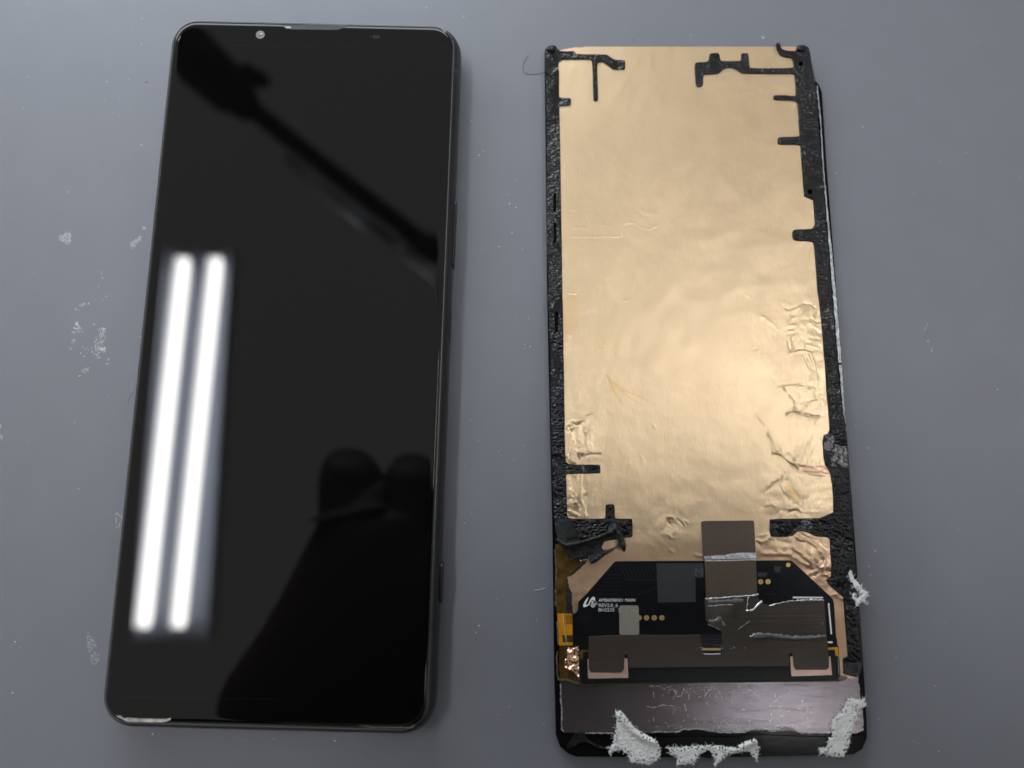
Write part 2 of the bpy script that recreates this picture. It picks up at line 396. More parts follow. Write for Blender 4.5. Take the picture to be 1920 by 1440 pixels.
# black jointed lamp arm mirrored diagonally across the top of the phone screen
def desk_lamp():
    h = 520
    q = lambda x, y, hh=h: Vector(MIR(x, y, hh))
    t = thing('desk_lamp', 'black jointed lamp arm mirrored diagonally at the top of the phone screen', 'desk lamp', q(345, 75))
    a, b = q(318, 62), q(470, 205)
    d = (b - a)
    obj('lamp_head', *tube([tuple(a), tuple(a + d * 0.15), tuple(a + d * 0.8), tuple(b)], [20, 27, 22, 12], 16), M['lamp_black'], t, sm=True)
    k = q(500, 152); obj('knob', *tube([tuple(q(455, 128)), tuple(q(490, 148)), tuple(k)], [8, 8, 6], 12), M['lamp_black'], t, sm=True)
    obj('arm', *tube([tuple(q(450, 185)), tuple(q(600, 305)), tuple(q(790, 450))], 9, 12), M['lamp_black'], t, sm=True)
    obj('arm', *tube([tuple(q(540, 292, h - 16)), tuple(q(648, 382, h - 16)), tuple(q(745, 455, h - 16))], 7.5, 12), M['lamp_grey'], t, sm=True)
    obj('joint', *tube([tuple(q(770, 440)), tuple(q(800, 468)), tuple(q(822, 492))], [8, 15, 9], 12), M['lamp_black'], t, sm=True)
    obj('joint', *tube([tuple(q(812, 440)), tuple(q(818, 470)), tuple(q(815, 500))], [5, 9, 7], 12), M['lamp_black'], t, sm=True)
    obj('arm', *tube([tuple(q(765, 468, h - 4)), tuple(q(815, 508, h - 4)), tuple(q(900, 580, h - 4))], 7, 12), M['lamp_grey'], t, sm=True)
desk_lamp()

# the photographer, who shades the lower edge of the mat and shows as the dark shape in the screen
def skin(name, chains, m, parent, sub=2, root=0):
    vs, es, rs = [], [], []
    def vid(p, r):
        for i, q in enumerate(vs):
            if (Vector(q) - Vector(p)).length < 1e-6: return i
        vs.append(tuple(p)); rs.append(r); return len(vs) - 1
    for ch in chains:
        ids = [vid(Vector(p) / 1000, r / 1000) for p, r in ch]
        es += list(zip(ids, ids[1:]))
    me = bpy.data.meshes.new(name); base = wloc(parent) if parent else Vector((0, 0, 0))
    me.from_pydata([tuple(Vector(v) - base) for v in vs], es, []); me.materials.append(m)
    o = bpy.data.objects.new(name, me); COL.objects.link(o); o.parent = parent
    sk = o.modifiers.new('skin', 'SKIN'); sk.use_smooth_shade = True
    for i, r in enumerate(rs): me.skin_vertices[0].data[i].radius = (r, r); me.skin_vertices[0].data[i].use_root = (i == root)
    s = o.modifiers.new('subd', 'SUBSURF'); s.levels = sub; s.render_levels = sub
    return o
def photographer():
    t = thing('person', 'person in dark clothes holding a phone, mirrored darkly in the screen', 'person', (0, -330, -700))
    wristL = MIR(440, 1425, 186)
    g = lambda x, y, h=182: MIR(x, y, h)
    palm = g(715, 1085, 189)
    hand = [
        [(wristL, 30), (g(590, 1275, 188), 31), (palm, 36)],
        [(palm, 36), (g(830, 1330, 190), 27), (g(900, 1350, 190), 20)],
        [(palm, 36), (g(648, 965, 190), 21), (g(655, 885, 187), 15), (g(662, 848, 181), 11)],
        [(palm, 36), (g(712, 965, 190), 19), (g(715, 890, 188), 12)],
        [(palm, 36), (g(770, 965, 190), 20), (g(778, 895, 187), 15), (g(785, 860, 181), 11)],
        [(palm, 36), (g(870, 1010, 190), 15), (g(880, 930, 186), 13), (g(885, 890, 180), 10)],
        [(palm, 36), (g(940, 1080, 190), 13), (g(965, 1000, 186), 11), (g(968, 960, 180), 9)],
        [(palm, 36), (g(800, 1250, 190), 15), (g(880, 1270, 184), 13), (g(940, 1240, 181), 10)],
    ]
    skin('hand', hand, M['skin'], t)
    wr = (150, -55, 185)
    hr = [[(wr, 26), ((125, -25, 190), 30)]]
    for i, (x, y) in enumerate(((88, 12), (80, -2), (82, -18), (90, -34))):
        hr.append([((125, -25, 190), 30), ((108, y + 4, 200), 11), ((x, y, 192), 9.5), ((x - 8, y, 182), 8)])
    hr.append([((125, -25, 190), 30), ((112, -58, 182), 12), ((92, -62, 178), 10)])
    skin('hand', hr, M['skin'], t)
    sh = 330
    bx = 95
    body = [[((bx, -400, -60), 150), ((bx, -370, 90), 150), ((bx, -310, 260), 165), ((bx, -275, 400), 140), ((bx, -220, 500), 60)],
            [((bx, -275, 400), 140), ((bx - 195, -265, 390), 66), ((bx - 290, -215, 200), 52), (wristL, 36)],
            [((bx, -275, 400), 140), ((bx + 195, -265, 390), 66), ((bx + 240, -200, 210), 54), (wr, 38)]]
    skin('clothing', body, M['cloth'], t)
    hx, hy = bx - 30, -120
    head = [[((bx, -222, 490), 52), ((hx + 10, hy - 60, 550), 55), ((hx, hy, 600), 84), ((hx, hy + 10, 670), 82), ((hx, hy + 5, 715), 60)],
            [((hx, hy, 600), 84), ((hx, hy + 83, 605), 12)], [((hx, hy, 600), 84), ((hx + 86, hy - 5, 610), 12)], [((hx, hy, 600), 84), ((hx - 86, hy - 5, 610), 12)]]
    skin('head', head, M['skin'], t)
    skin('hair', [[((hx, hy - 20, 630), 80), ((hx, hy - 5, 700), 80), ((hx, hy + 15, 725), 55)]], M['hairdark'], t)
photographer()
pl = thing('camera_phone', 'dark phone held over the mat, mirrored as a black shape', 'phone', (20, -20, 178))
V, Fc = [], []
lp = rrect(27, -28, 80, 38, 9)
for z, k in ((178.2, 1.0), (179.2, 0), (185.5, 0), (186.5, 1.0)):
    V += [(27 + (x - 27) * (80 - k) / 80, -28 + (y + 28) * (38 - k) / 38, z) for x, y in lp]
n = len(lp)
for l in range(3): Fc += [(l * n + i, l * n + (i + 1) % n, (l + 1) * n + (i + 1) % n, (l + 1) * n + i) for i in range(n)]
Fc += [tuple(range(n)), tuple(3 * n + i for i in range(n))]
obj('body', V, Fc, M['frame_dark'], pl)

# ------------------------------------------------------------------ the smartphone
pcx, pcy, pth, pw, plen = -47.30, 35.90, -0.0249, 64.12, 152.95
phone = thing('smartphone', 'black smartphone lying face up on the grey mat, tube lights mirrored in its screen', 'smartphone', (pcx, pcy, 0))
phone.rotation_euler = (0, 0, pth)
def PL(x, y, z): return (x + pcx, y + pcy, z)    # phone-local mm, before the Empty turns it
def loft(name, rings, m, parent, cap0=True, cap1=True, sm=True):
    V, Fc = [], []; n = len(rings[0][0])
    for lp, z in rings: V += [PL(x, y, z) for x, y in lp]
    for l in range(len(rings) - 1):
        Fc += [(l * n + i, l * n + (i + 1) % n, (l + 1) * n + (i + 1) % n, (l + 1) * n + i) for i in range(n)]
    if cap0: Fc.append(tuple(range(n)))
    if cap1: Fc.append(tuple((len(rings) - 1) * n + i for i in range(n)))
    o = obj(name, V, Fc, m, parent, sm=sm)
    if sm:
        e = o.modifiers.new('split', 'EDGE_SPLIT'); e.split_angle = R(40)
    return o
hw, hh = pw / 2, plen / 2
rr = lambda d, r: rrect(0, 0, hw + d, hh + d, max(r + d, 0.6), 10)
loft('frame', [(rr(-0.6, 5), 0.35), (rr(0.6, 5), 0.9), (rr(1.35, 5), 2.2), (rr(1.55, 5), 3.4), (rr(1.55, 5), 5.0), (rr(1.3, 5), 6.3), (rr(0.85, 5), 7.35), (rr(0.35, 5), 7.95), (rr(0.18, 5), 8.05)],
     M['frame'], phone)
loft('lip', [(rr(0.26, 5), 7.9), (rr(0.22, 5), 8.10), (rr(0.06, 5), 8.17), (rr(-0.02, 5), 7.9)], M['lip'], phone, False, False)
glass = loft('screen_glass', [(rr(-0.10, 5), 7.8), (rr(-0.10, 5), 8.12), (rr(-0.22, 5), 8.26), (rr(-0.45, 5), 8.33), (rr(-0.8, 5), 8.352), (rr(-1.3, 5), 8.358), (rr(-2.0, 5), 8.36)], M['glass'], phone)
# thin border lines of the active area and what sits under the glass, in phone-local mm
def local(px, py, z):                            # pixel -> phone-local mm
    x, y, _ = P(px, py, z); x -= pcx; y -= pcy; c, s = math.cos(-pth), math.sin(-pth)
    return (c * x - s * y, s * x + c * y)
def flat(name, pts, z0, z1, m, parent, ch=0):
    n = len(pts); V = [PL(x, y, z1) for x, y in pts] + [PL(x, y, z0) for x, y in pts]
    Fc = [(i, (i + 1) % n, n + (i + 1) % n, n + i) for i in range(n)]
    Fc += [tuple(t) for t in geometry.tessellate_polygon([[Vector(v) for v in V[:n]]])]
    return obj(name, V, Fc, m, parent)
ZG = 8.36
cx_, cy_ = local(488, 65, ZG)
cl = flat('front_camera', [(cx_ + 1.02 * math.cos(a), cy_ + 1.02 * math.sin(a)) for a in np.linspace(0, 2 * math.pi, 24, False)], 8.3, ZG + 0.006, M['lens_ring'], phone)
flat('lens', [(cx_ + 0.66 * math.cos(a), cy_ + 0.66 * math.sin(a)) for a in np.linspace(0, 2 * math.pi, 20, False)], 8.3, ZG + 0.012, M['lens'], cl)
flat('lens_glint', [(cx_ + .22 + 0.2 * math.cos(a), cy_ + .25 + 0.2 * math.sin(a)) for a in np.linspace(0, 2 * math.pi, 8, False)], 8.3, ZG + 0.016, M['dust'], cl)  # painted highlight: a pale disc on the lens
ep = [local(*q, ZG) for q in ((530, 46.5), (652, 47.5), (642, 53), (632, 56), (545, 55), (538, 52))]
flat('earpiece_slot', ep, 8.2, ZG + 0.008, M['grille'], phone)
flat('earpiece_glint', [local(*q, ZG) for q in ((531, 48.5), (545, 49.5), (546, 52.5), (537, 53.5))], 8.2, ZG + 0.02, M['glue_film'], phone)  # highlight on the slot, drawn as a pale patch
sx, sy = local(705, 69, ZG)
flat('light_sensor', rrect(sx, sy, 0.85, 0.42, 0.25, 3), 8.2, ZG + 0.006, M['sensor'], phone)
flat('light_sensor', rrect(sx - 1.4, sy + .1, 0.16, 0.2, 0.1, 3), 8.2, ZG + 0.006, M['sensor'], phone)
M['border'] = mat('active_area_border', (0.010, 0.0095, 0.009), 0.05, ior=1.5)
for (a, b) in (((345, 85), (846, 87)), ((222, 1306), (545, 1312))):
    (ax, ay), (bx, by) = local(*a, ZG), local(*b, ZG)
    flat('screen_border', [(ax, ay + .05), (bx, by + .05), (bx, by - .05), (ax, ay - .05)], 8.2, ZG + 0.004, M['border'], phone)
# left-over glue along the lower left edge, chips at two corners
gl = [local(*q, 8.3) for q in ((238, 1345.5), (262, 1347), (300, 1348), (312, 1348), (321, 1345.5), (320, 1349.5), (313, 1352.5), (306, 1354), (240, 1353), (232, 1349))]
flat('glue_strip', gl, 8.1, 8.42, M['glue_film'], phone)
for q in (((334, 77), (338, 67), (339, 68.5), (335.5, 78)), ((826, 51), (836, 58.5), (834.5, 61.5), (830, 57)), ((216, 1341), (227, 1341.5), (236, 1348.5), (232, 1351), (225, 1346))):
    flat('edge_chip', [local(*p, 8.3) for p in q], 8.1, 8.40, M['glue_film'] if q[0][0] > 800 else M['lip'], phone)
fl = [local(*q, 8.3) for q in ((672, 1359), (700, 1361.5), (768, 1362.5), (775, 1358), (779, 1359.5), (769, 1366), (690, 1364.5))]
flat('glue_strip', fl, 8.1, 8.41, M['lip'], phone)
# buttons and antenna bands on the right side
def button(name, ya, yb, out=0.45):
    _, y1 = local(855, ya, 5); _, y0 = local(845, yb, 5)
    xs = hw + 1.45
    lp = rrect((y0 + y1) / 2, 4.4, abs(y1 - y0) / 2, 1.25, 1.1, 5)
    V = [PL(xs, a, b) for a, b in lp] + [PL(xs + out, a, b) for a, b in lp]
    V += [PL(xs + out + .12, (a - (y0 + y1) / 2) * .985 + (y0 + y1) / 2, (b - 4.4) * .85 + 4.4) for a, b in lp]
    n = len(lp); Fc = []
    for l in range(2): Fc += [(l * n + i, l * n + (i + 1) % n, (l + 1) * n + (i + 1) % n, (l + 1) * n + i) for i in range(n)]
    Fc.append(tuple(2 * n + i for i in range(n)))
    return obj(name, V, Fc, M['frame_dark'], phone)
button('volume_button', 377, 503, 0.35)
button('power_button', 575, 640, 0.05)
button('shutter_button', 1054, 1131, 0.5)
def band(y, side=1):
    prof = [(1.38, 2.2), (1.575, 3.4), (1.575, 5.0), (1.325, 6.3), (0.875, 7.35), (0.375, 7.97)]
    V = []
    for o, z in prof: V += [PL(side * (hw + o), y - 0.5, z), PL(side * (hw + o), y + 0.5, z)]
    obj('antenna_band', V, [(2 * i, 2 * i + 1, 2 * i + 3, 2 * i + 2) for i in range(5)], M['sensor2'], phone)
M['sensor2'] = mat('antenna_band_grey', (0.05, 0.052, 0.056), 0.4)
band(local(855, 140, 6)[1]); band(local(315, 150, 6)[1], -1)
# the camera bump under the phone's top end, out of sight but what it rests on
lpb = rrect(-22, 52, 8, 20, 3, 6)
loft('camera_bump', [(lpb, 0.002), (lpb, 0.6)], M['frame_dark'], phone)
lpb = rrect(0, -66, 24, 3, 1, 4)
loft('back_foot', [(lpb, 0.002), (lpb, 0.6)], M['frame_dark'], phone)

# ------------------------------------------------------------------ the removed display
disp = thing('display_assembly', 'removed phone display lying back side up, copper foil and black board showing', 'phone display', (40.8, 31.6, 0))
outline = [(1021, 97), (1026, 560), (1032, 840), (1036, 1000), (1039, 1250), (1042, 1377), (1050, 1400), (1065, 1413), (1080, 1419), (1330, 1421), (1600, 1415), (1617, 1405), (1626, 1384), (1625, 1345),
           (1622, 1290), (1605.5, 1040), (1585.5, 780), (1567.5, 530), (1549.5, 300), (1541.5, 172), (1536, 158), (1528, 150), (1519, 100), (1508, 91), (1030, 92)]
ZOFF = 1.1
slab('lift_spacer', [(1050, 130), (1480, 130), (1510, 400), (1575, 1385), (1085, 1385)], -1.09, 0.01, M['lamp_black'], disp)  # added unseen spacer; lifts the display so its edges cast a shadow
slab('glass', outline, 0.0, 0.75, M['black_glass'], disp, ch=0.12)
inner = [(1050, 97), (1056, 560), (1062, 840), (1066, 960), (1046, 1010), (1051, 1278)] + Z(1010, 1260, 6, [(250, 640), (290, 680), (520, 690), (850, 690), (1270, 690), (1330, 675), (1560, 680), (1620, 650), (1900, 650)]) + \
        Z(1320, 1260, 6, [(180, 685), (430, 685), (560, 650), (690, 650), (760, 675), (900, 650), (1000, 650), (1090, 690), (1410, 690), (1690, 690), (1790, 660), (1780, 450), (1750, 280), (1740, 130)]) + \
        [(1600, 1040), (1578, 780), (1550, 530), (1531, 440), (1526, 378), (1506, 368), (1497, 250), (1491, 110)]
slab('panel_back', inner, 0.74, 1.25, M['panel'], disp)

# --- copper foil: a fine sheet with its creases as real relief
foil_poly = [(1047, 93.5), (1075, 88.5), (1110, 86.5), (1300, 86), (1493, 86.5), (1493, 120), (1499, 250), (1508, 368), (1526, 376), (1531, 440), (1570, 980), (1566, 1010), (1568, 1078), (1562, 1085), (1566, 1100), (1588, 1119), (1590, 1232), (1583, 1234), (1581, 1262),
             (1586, 1268), (1575, 1268), (1571, 1215), (1560, 1150), (1080, 1160), (1073, 1148), (1071, 1112), (1066, 1101), (1063, 1081), (1072, 1078), (1085, 1067), (1098, 1055), (1102, 1046), (1064, 1010), (1055, 900), (1050, 560)]
nxg, nyg = 386, 824
gx, gy = grid_px([(1040, 86), (1502, 86), (1592, 1270), (1040, 1270)], nxg, nyg)
gz = np.zeros_like(gx)
cr = []
def crease(o, pts, h, wd, step=False): cr.append((Z(*o, pts), h, wd, step))
Fz, Gz, Iz, Dz, Ez, Hz, Jz = (1380, 540, 6), (1380, 760, 5.143), (1400, 980, 7.385), (980, 300, 5.143), (980, 560, 5.143), (1000, 800, 5.538), (1210, 960, 8)
for a in [([(560, 230), (590, 245), (640, 225), (700, 195), (760, 175), (830, 180), (880, 215)], -.10, 2.6), ([(600, 262), (660, 240), (710, 214)], .09, 3), ([(620, 250), (690, 205)], -.06, 1.6),
          ([(540, 160), (600, 200)], .05, 5), ([(620, 250), (630, 300), (600, 360)], -.05, 4),
          ([(630, 345), (665, 330)], .07, 3), ([(610, 400), (650, 392)], -.07, 2.5), ([(605, 425), (648, 418)], .08, 3), ([(600, 465), (645, 455)], -.07, 2.5), ([(595, 485), (640, 478)], .07, 3), ([(590, 525), (635, 520)], -.06, 2.5),
          ([(625, 540), (588, 590), (595, 670), (620, 712)], -.10, 2.5), ([(645, 540), (612, 600), (625, 670), (650, 690)], .09, 3), ([(630, 570), (660, 670)], -.05, 2),
          ([(600, 715), (700, 690), (770, 685), (820, 705), (860, 715)], -.11, 2.4), ([(610, 735), (700, 712), (770, 702), (860, 735)], .08, 3.5),
          ([(850, 345), (900, 385), (960, 385)], -.08, 2.6), ([(840, 395), (900, 405), (960, 400)], .07, 3), ([(860, 330), (880, 300)], .05, 3), ([(860, 420), (940, 470)], .05, 3),
          ([(850, 560), (930, 580)], -.07, 3), ([(830, 590), (930, 610)], .06, 4), ([(815, 620), (920, 640)], -.06, 3.5), ([(805, 645), (920, 670)], .06, 4), ([(790, 660), (920, 700)], -.05, 3.5),
          ([(300, 330), (370, 370), (470, 460)], .05, 3.5), ([(280, 320), (350, 350)], .03, 6), ([(120, 75), (150, 100)], .05, 3), ([(175, 690), (205, 695), (240, 683)], -.06, 3),
          ([(490, 1100), (560, 1088), (620, 1080), (700, 1082), (770, 1095)], -.09, 2.5), ([(500, 1112), (620, 1096), (760, 1108)], .05, 4),
          ([(530, 1120), (570, 1180), (600, 1220), (640, 1260), (660, 1300), (672, 1345)], -.10, 2.3), ([(545, 1110), (580, 1130), (565, 1160)], .08, 3),
          ([(740, 1390), (760, 1345), (790, 1300), (830, 1270), (880, 1250), (960, 1240)], -.09, 2.4), ([(755, 1390), (800, 1312), (900, 1262)], .05, 4),
          ([(780, 1110), (830, 1130), (870, 1140)], .10, 4), ([(790, 1080), (830, 1060)], .06, 4), ([(910, 1165), (1010, 1130)], .05, 4), ([(900, 1200), (1000, 1180)], -.05, 4),
          ([(570, 1420), (640, 1400), (740, 1405), (800, 1420), (850, 1440)], -.12, 2.5), ([(645, 1350), (690, 1370)], .08, 2.5), ([(640, 1365), (720, 1400)], .06, 2.5),
          ([(420, 1010), (470, 1090), (500, 1105)], -.03, 5), ([(200, 1300), (230, 1400)], .03, 5)]: crease(Fz, *a)
for k in range(4): crease(Fz, [(742 + k * 34, 765 - k * 8), (790 + k * 30, 860 - k * 6), (830 + k * 25, 960), (845 + k * 22, 1045)], .075, 1.9)
for a in [([(490, 92), (530, 100), (580, 85), (580, 75), (520, 75), (490, 92)], -.07, 2.0), ([(580, 75), (640, 88), (700, 100), (800, 110)], -.12, 2.4), ([(690, 100), (740, 120), (770, 190)], .07, 2.4), ([(660, 110), (720, 140), (745, 200)], .05, 2.4), ([(600, 108), (690, 130)], .05, 4),
          ([(190, 95), (205, 125), (260, 185)], -.06, 3), ([(300, 285), (335, 340), (345, 400), (350, 470), (430, 488), (465, 515), (520, 565), (590, 615)], -.13, 2.6), ([(310, 275), (355, 350), (362, 455)], .07, 4), ([(365, 440), (400, 415), (430, 470)], .11, 3.5),
          ([(470, 520), (540, 552), (600, 565)], .10, 3.2), ([(560, 440), (590, 475)], -.05, 3), ([(410, 380), (430, 430)], .06, 3),
          ([(740, 290), (695, 370), (668, 470), (655, 570)], .07, 2.2), ([(715, 400), (690, 480), (675, 570)], .06, 2), ([(735, 430), (705, 500), (690, 560)], .05, 2),
          ([(600, 590), (680, 605), (740, 600), (830, 600), (890, 625)], -.09, 2.2), ([(600, 640), (700, 625), (800, 640), (900, 650)], .07, 2.4), ([(640, 580), (645, 650)], .05, 2), ([(760, 600), (790, 640), (850, 620)], .07, 2.4), ([(740, 680), (860, 692)], -.05, 2.4),
          ([(465, 630), (430, 690), (360, 730), (290, 800)], .08, 4), ([(480, 640), (500, 700)], .05, 3), ([(425, 790), (460, 850), (515, 912)], -.06, 3), ([(290, 965), (340, 945), (380, 975)], .07, 3.5), ([(310, 850), (400, 800)], .03, 7),
          ([(500, 1050), (540, 1020), (590, 1010), (615, 1035)], -.12, 3), ([(520, 1000), (580, 985), (615, 1015)], .12, 4), ([(500, 1040), (590, 1060)], .08, 3), ([(620, 1030), (800, 1025)], .04, 4), ([(590, 880), (640, 950)], -.03, 3)]: crease(Gz, *a)
for a in [([(700, 190), (735, 235), (850, 250), (940, 320), (1020, 380), (1062, 440)], .20, 5), ([(720, 255), (850, 268), (930, 340), (1000, 370)], -.08, 3), ([(740, 150), (800, 190), (900, 220), (1010, 260)], -.12, 4), ([(850, 190), (980, 245)], .10, 4),
          ([(650, 350), (700, 400), (800, 475), (920, 580)], .16, 5), ([(660, 395), (740, 460), (860, 560)], -.09, 3.5), ([(600, 460), (680, 490), (760, 550), (900, 610)], .12, 5), ([(250, 432), (400, 428), (620, 432)], .12, 7), ([(240, 470), (600, 470)], -.05, 5),
          ([(850, 720), (940, 680), (1040, 625), (1130, 620)], .20, 5), ([(880, 740), (960, 730), (1040, 660)], -.09, 3.5), ([(1040, 640), (1080, 715), (1180, 745)], .16, 5), ([(1060, 650), (1160, 680)], -.10, 4), ([(970, 500), (1000, 560), (960, 620), (930, 630)], .15, 4.5),
          ([(1060, 480), (1100, 500), (1100, 560), (1060, 610)], .14, 4.5), ([(850, 640), (900, 660)], -.14, 5), ([(890, 500), (930, 570)], .09, 4), ([(1165, 1010), (1220, 1000), (1250, 980)], .12, 3.5), ([(130, 250), (220, 268), (330, 215)], .10, 4), ([(200, 170), (260, 150), (340, 205), (380, 225)], .08, 5), ([(380, 225), (480, 270), (600, 290)], -.05, 5),
          ([(130, 255), (180, 310)], -.08, 3), ([(1250, 1010), (1350, 1060)], .10, 5)]: crease(Iz, *a)
for a in [([(465, 748), (480, 738), (700, 739), (930, 738), (962, 715), (972, 640), (1000, 607), (1090, 605), (1150, 655), (1220, 667), (1290, 635)], .045, 1.7), ([(450, 500), (495, 500)], -.05, 2), ([(490, 655), (530, 648), (600, 658)], .03, 2.5), ([(780, 630), (820, 628), (860, 640)], .03, 2),
          ([(445, 1285), (510, 1285), (520, 1250)], .07, 2.6), ([(385, 1230), (440, 1245)], .05, 3), ([(385, 1300), (430, 1310)], .05, 3), ([(975, 1358), (1015, 1350)], .05, 2.5), ([(1100, 520), (1150, 490), (1260, 520)], .03, 6)]: crease(Dz, *a)
for a in [([(480, 1200), (520, 1225), (570, 1205), (610, 1140), (665, 1110)], -.12, 3), ([(470, 1180), (540, 1180), (600, 1170)], .12, 4.5), ([(410, 1262), (450, 1240), (480, 1228)], -.07, 2.5), ([(390, 430), (450, 420), (470, 480)], .06, 3), ([(390, 350), (470, 350)], .05, 3), ([(395, 720), (440, 715)], .05, 3), ([(395, 770), (440, 760)], -.05, 3),
          ([(1255, 1210), (1285, 1250)], .05, 3), ([(600, 1230), (640, 1260), (620, 1300), (590, 1270), (610, 1230)], .06, 3.5)]: crease(Ez, *a)
for a in [([(370, 0), (400, 60), (420, 180), (455, 290), (490, 385)], -.11, 3), ([(395, 20), (440, 180), (500, 385)], .08, 4), ([(555, 60), (560, 160), (575, 230), (520, 330)], .09, 4), ([(520, 90), (530, 200)], -.05, 4), ([(340, 295), (390, 345), (432, 385)], .14, 5), ([(340, 150), (380, 250)], .07, 6), ([(600, 0), (590, 120), (600, 200)], .06, 5),
          ([(570, 248), (620, 265), (690, 258)], .06, 3), ([(555, 300), (620, 290), (700, 292)], -.06, 3), ([(500, 320), (580, 235)], -.05, 3), ([(400, 515), (470, 590)], -.09, 3), ([(385, 540), (460, 610)], .08, 3.5), ([(390, 625), (440, 680), (470, 770), (492, 840)], -.10, 3.2), ([(410, 640), (480, 780)], .08, 4), ([(375, 700), (430, 760), (470, 830)], .08, 3.5), ([(370, 870), (410, 890), (460, 930)], .10, 4), ([(380, 930), (450, 940)], -.06, 3),
          ([(480, 500), (478, 600), (475, 700), (530, 840), (545, 930)], .08, 3), ([(498, 520), (560, 760), (575, 930)], -.04, 6), ([(1390, 965), (1412, 1000), (1440, 1030)], -.08, 2.5), ([(1400, 940), (1440, 940)], .08, 3.5), ([(1440, 1100), (1420, 1200)], .03, 4), ([(1100, 250), (1150, 380)], .025, 4)]: crease(Hz, *a)
for a in [([(330, 140), (350, 175), (385, 195)], -.09, 2.6), ([(345, 75), (400, 60)], .06, 3), ([(430, 85), (470, 150)], .05, 4), ([(470, 110), (510, 165)], -.05, 3), ([(520, 130), (565, 190)], -.07, 3), ([(540, 130), (585, 185)], .07, 3), ([(590, 130), (640, 165)], .05, 3), ([(350, 340), (390, 380), (440, 395)], .07, 3), ([(370, 560), (400, 595), (420, 590)], .08, 3), ([(350, 190), (380, 270)], -.03, 6), ([(760, 640), (850, 665)], .08, 4)]: crease(Jz, *a)
def upsample(a, shape):
    yi = np.linspace(0, a.shape[0] - 1, shape[0]); xi = np.linspace(0, a.shape[1] - 1, shape[1])
    t = np.array([np.interp(xi, np.arange(a.shape[1]), r) for r in a])
    return np.array([np.interp(yi, np.arange(a.shape[0]), t[:, k]) for k in range(shape[1])]).T
mod_n = vnoise(gx[::2, ::2], gy[::2, ::2], 7, 31.0, 2)
mod_u = upsample(mod_n, gx.shape)
for pts, h, wd, st in cr:
    xs, ys = [q[0] for q in pts], [q[1] for q in pts]; wd *= 0.72; mg = wd * 3.5
    mk = (gx > min(xs) - mg) & (gx < max(xs) + mg) & (gy > min(ys) - mg) & (gy < max(ys) + mg)
    if mk.any():
        d = segdist(gx[mk], gy[mk], pts); gz[mk] += h * 0.95 * np.exp(-(d / wd) ** 2) * np.clip(0.75 + 1.1 * mod_u[mk], 0.1, 1.6)
def bump(x, y, rx, ry, h, ang=0):
    c, s = math.cos(R(ang)), math.sin(R(ang)); dx, dy = gx - x, gy - y
    gz[...] += h * np.exp(-(((c * dx + s * dy) / rx) ** 2 + ((-s * dx + c * dy) / ry) ** 2))
for b in [(1075, 795, 22, 9, .25, -25), (1095, 830, 18, 30, .10, 0), (1075, 850, 10, 30, .08, 20), (1512, 615, 26, 35, .14, 0), (1500, 690, 22, 30, .08, 0), (1545, 690, 25, 30, .08, 0), (1490, 730, 30, 24, .08, 0), (1560, 770, 22, 20, .08, 0), (1435, 840, 14, 30, .06, 20), (1530, 1040, 26, 18, .16, 25),
          (1560, 1060, 16, 14, .10, 0), (1460, 905, 40, 25, .05, -30), (1078, 920, 12, 40, .10, 10), (1210, 410, 18, 16, .03, 0), (1300, 800, 90, 120, -.05, 0), (1180, 640, 80, 90, .04, 0), (1420, 500, 60, 80, .05, 0), (1130, 1010, 30, 40, .06, 0), (1250, 1010, 40, 25, .05, 0), (1440, 720, 40, 60, -.05, 0)]: bump(*b)
sub = vnoise(gx[::4, ::4], gy[::4, ::4], 55, 3.1, 2)
gz += 0.07 * upsample(sub, gx.shape) + 0.016 * upsample(vnoise(gx[::3, ::3], gy[::3, ::3], 24, 13.0, 2), gx.shape)
sub2 = vnoise(gx[::2, ::2], gy[::2, ::2], 13, 8.3, 2)
rough_zone = np.exp(-(np.minimum(np.abs(gx - 1075 - (gy - 900) * .02), np.abs(gx - 1545 - (gy - 800) * .05)) / 45) ** 2) * np.clip((gy - 540) / 60, 0, 1)
gz += upsample(sub2, gx.shape) * (0.009 + 0.024 * rough_zone)
zone = np.zeros_like(gx)
for zx, zy, rx, ry, a in ((1520, 615, 34, 55, .8), (1535, 700, 26, 45, .6), (1515, 765, 40, 45, .8), (1490, 860, 45, 45, .8), (1480, 940, 55, 40, .5), (1085, 835, 24, 42, 1.0), (1080, 925, 22, 42, 1.0), (1535, 1050, 36, 45, 1.0), (1255, 985, 35, 22, .5), (1450, 1025, 40, 22, .5)):
    zone = np.maximum(zone, a * np.exp(-((gx - zx) / rx) ** 2 - ((gy - zy) / ry) ** 2))
rid = upsample(np.abs(vnoise(gx[::2, ::2], gy[::2, ::2], 26, 44.0, 1)), gx.shape); rid2 = upsample(np.abs(vnoise(gx[::2, ::2], gy[::2, ::2], 12, 47.0, 1)), gx.shape)
gz += zone * (0.30 * rid + 0.10 * rid2)
keep = inside(gx, gy, foil_poly)
def soft(d, wd): return np.clip(1 - d / wd, 0, 1)
pink = np.zeros_like(gx); tan = np.zeros_like(gx)
def near(mask_pts, wd, amp, arr):
    xs, ys = [q[0] for q in mask_pts], [q[1] for q in mask_pts]
    mk = (gx > min(xs) - wd) & (gx < max(xs) + wd) & (gy > min(ys) - wd) & (gy < max(ys) + wd)
    if mk.any(): arr[mk] = np.maximum(arr[mk], amp * soft(segdist(gx[mk], gy[mk], mask_pts), wd))
for y0 in (590, 612, 632, 652): near(Z(*Gz, [(605, y0), (760, y0 - 5), (890, y0 + 8)]), 6, .7, pink)  # pink scuff lines, with coppery glints put into the colour
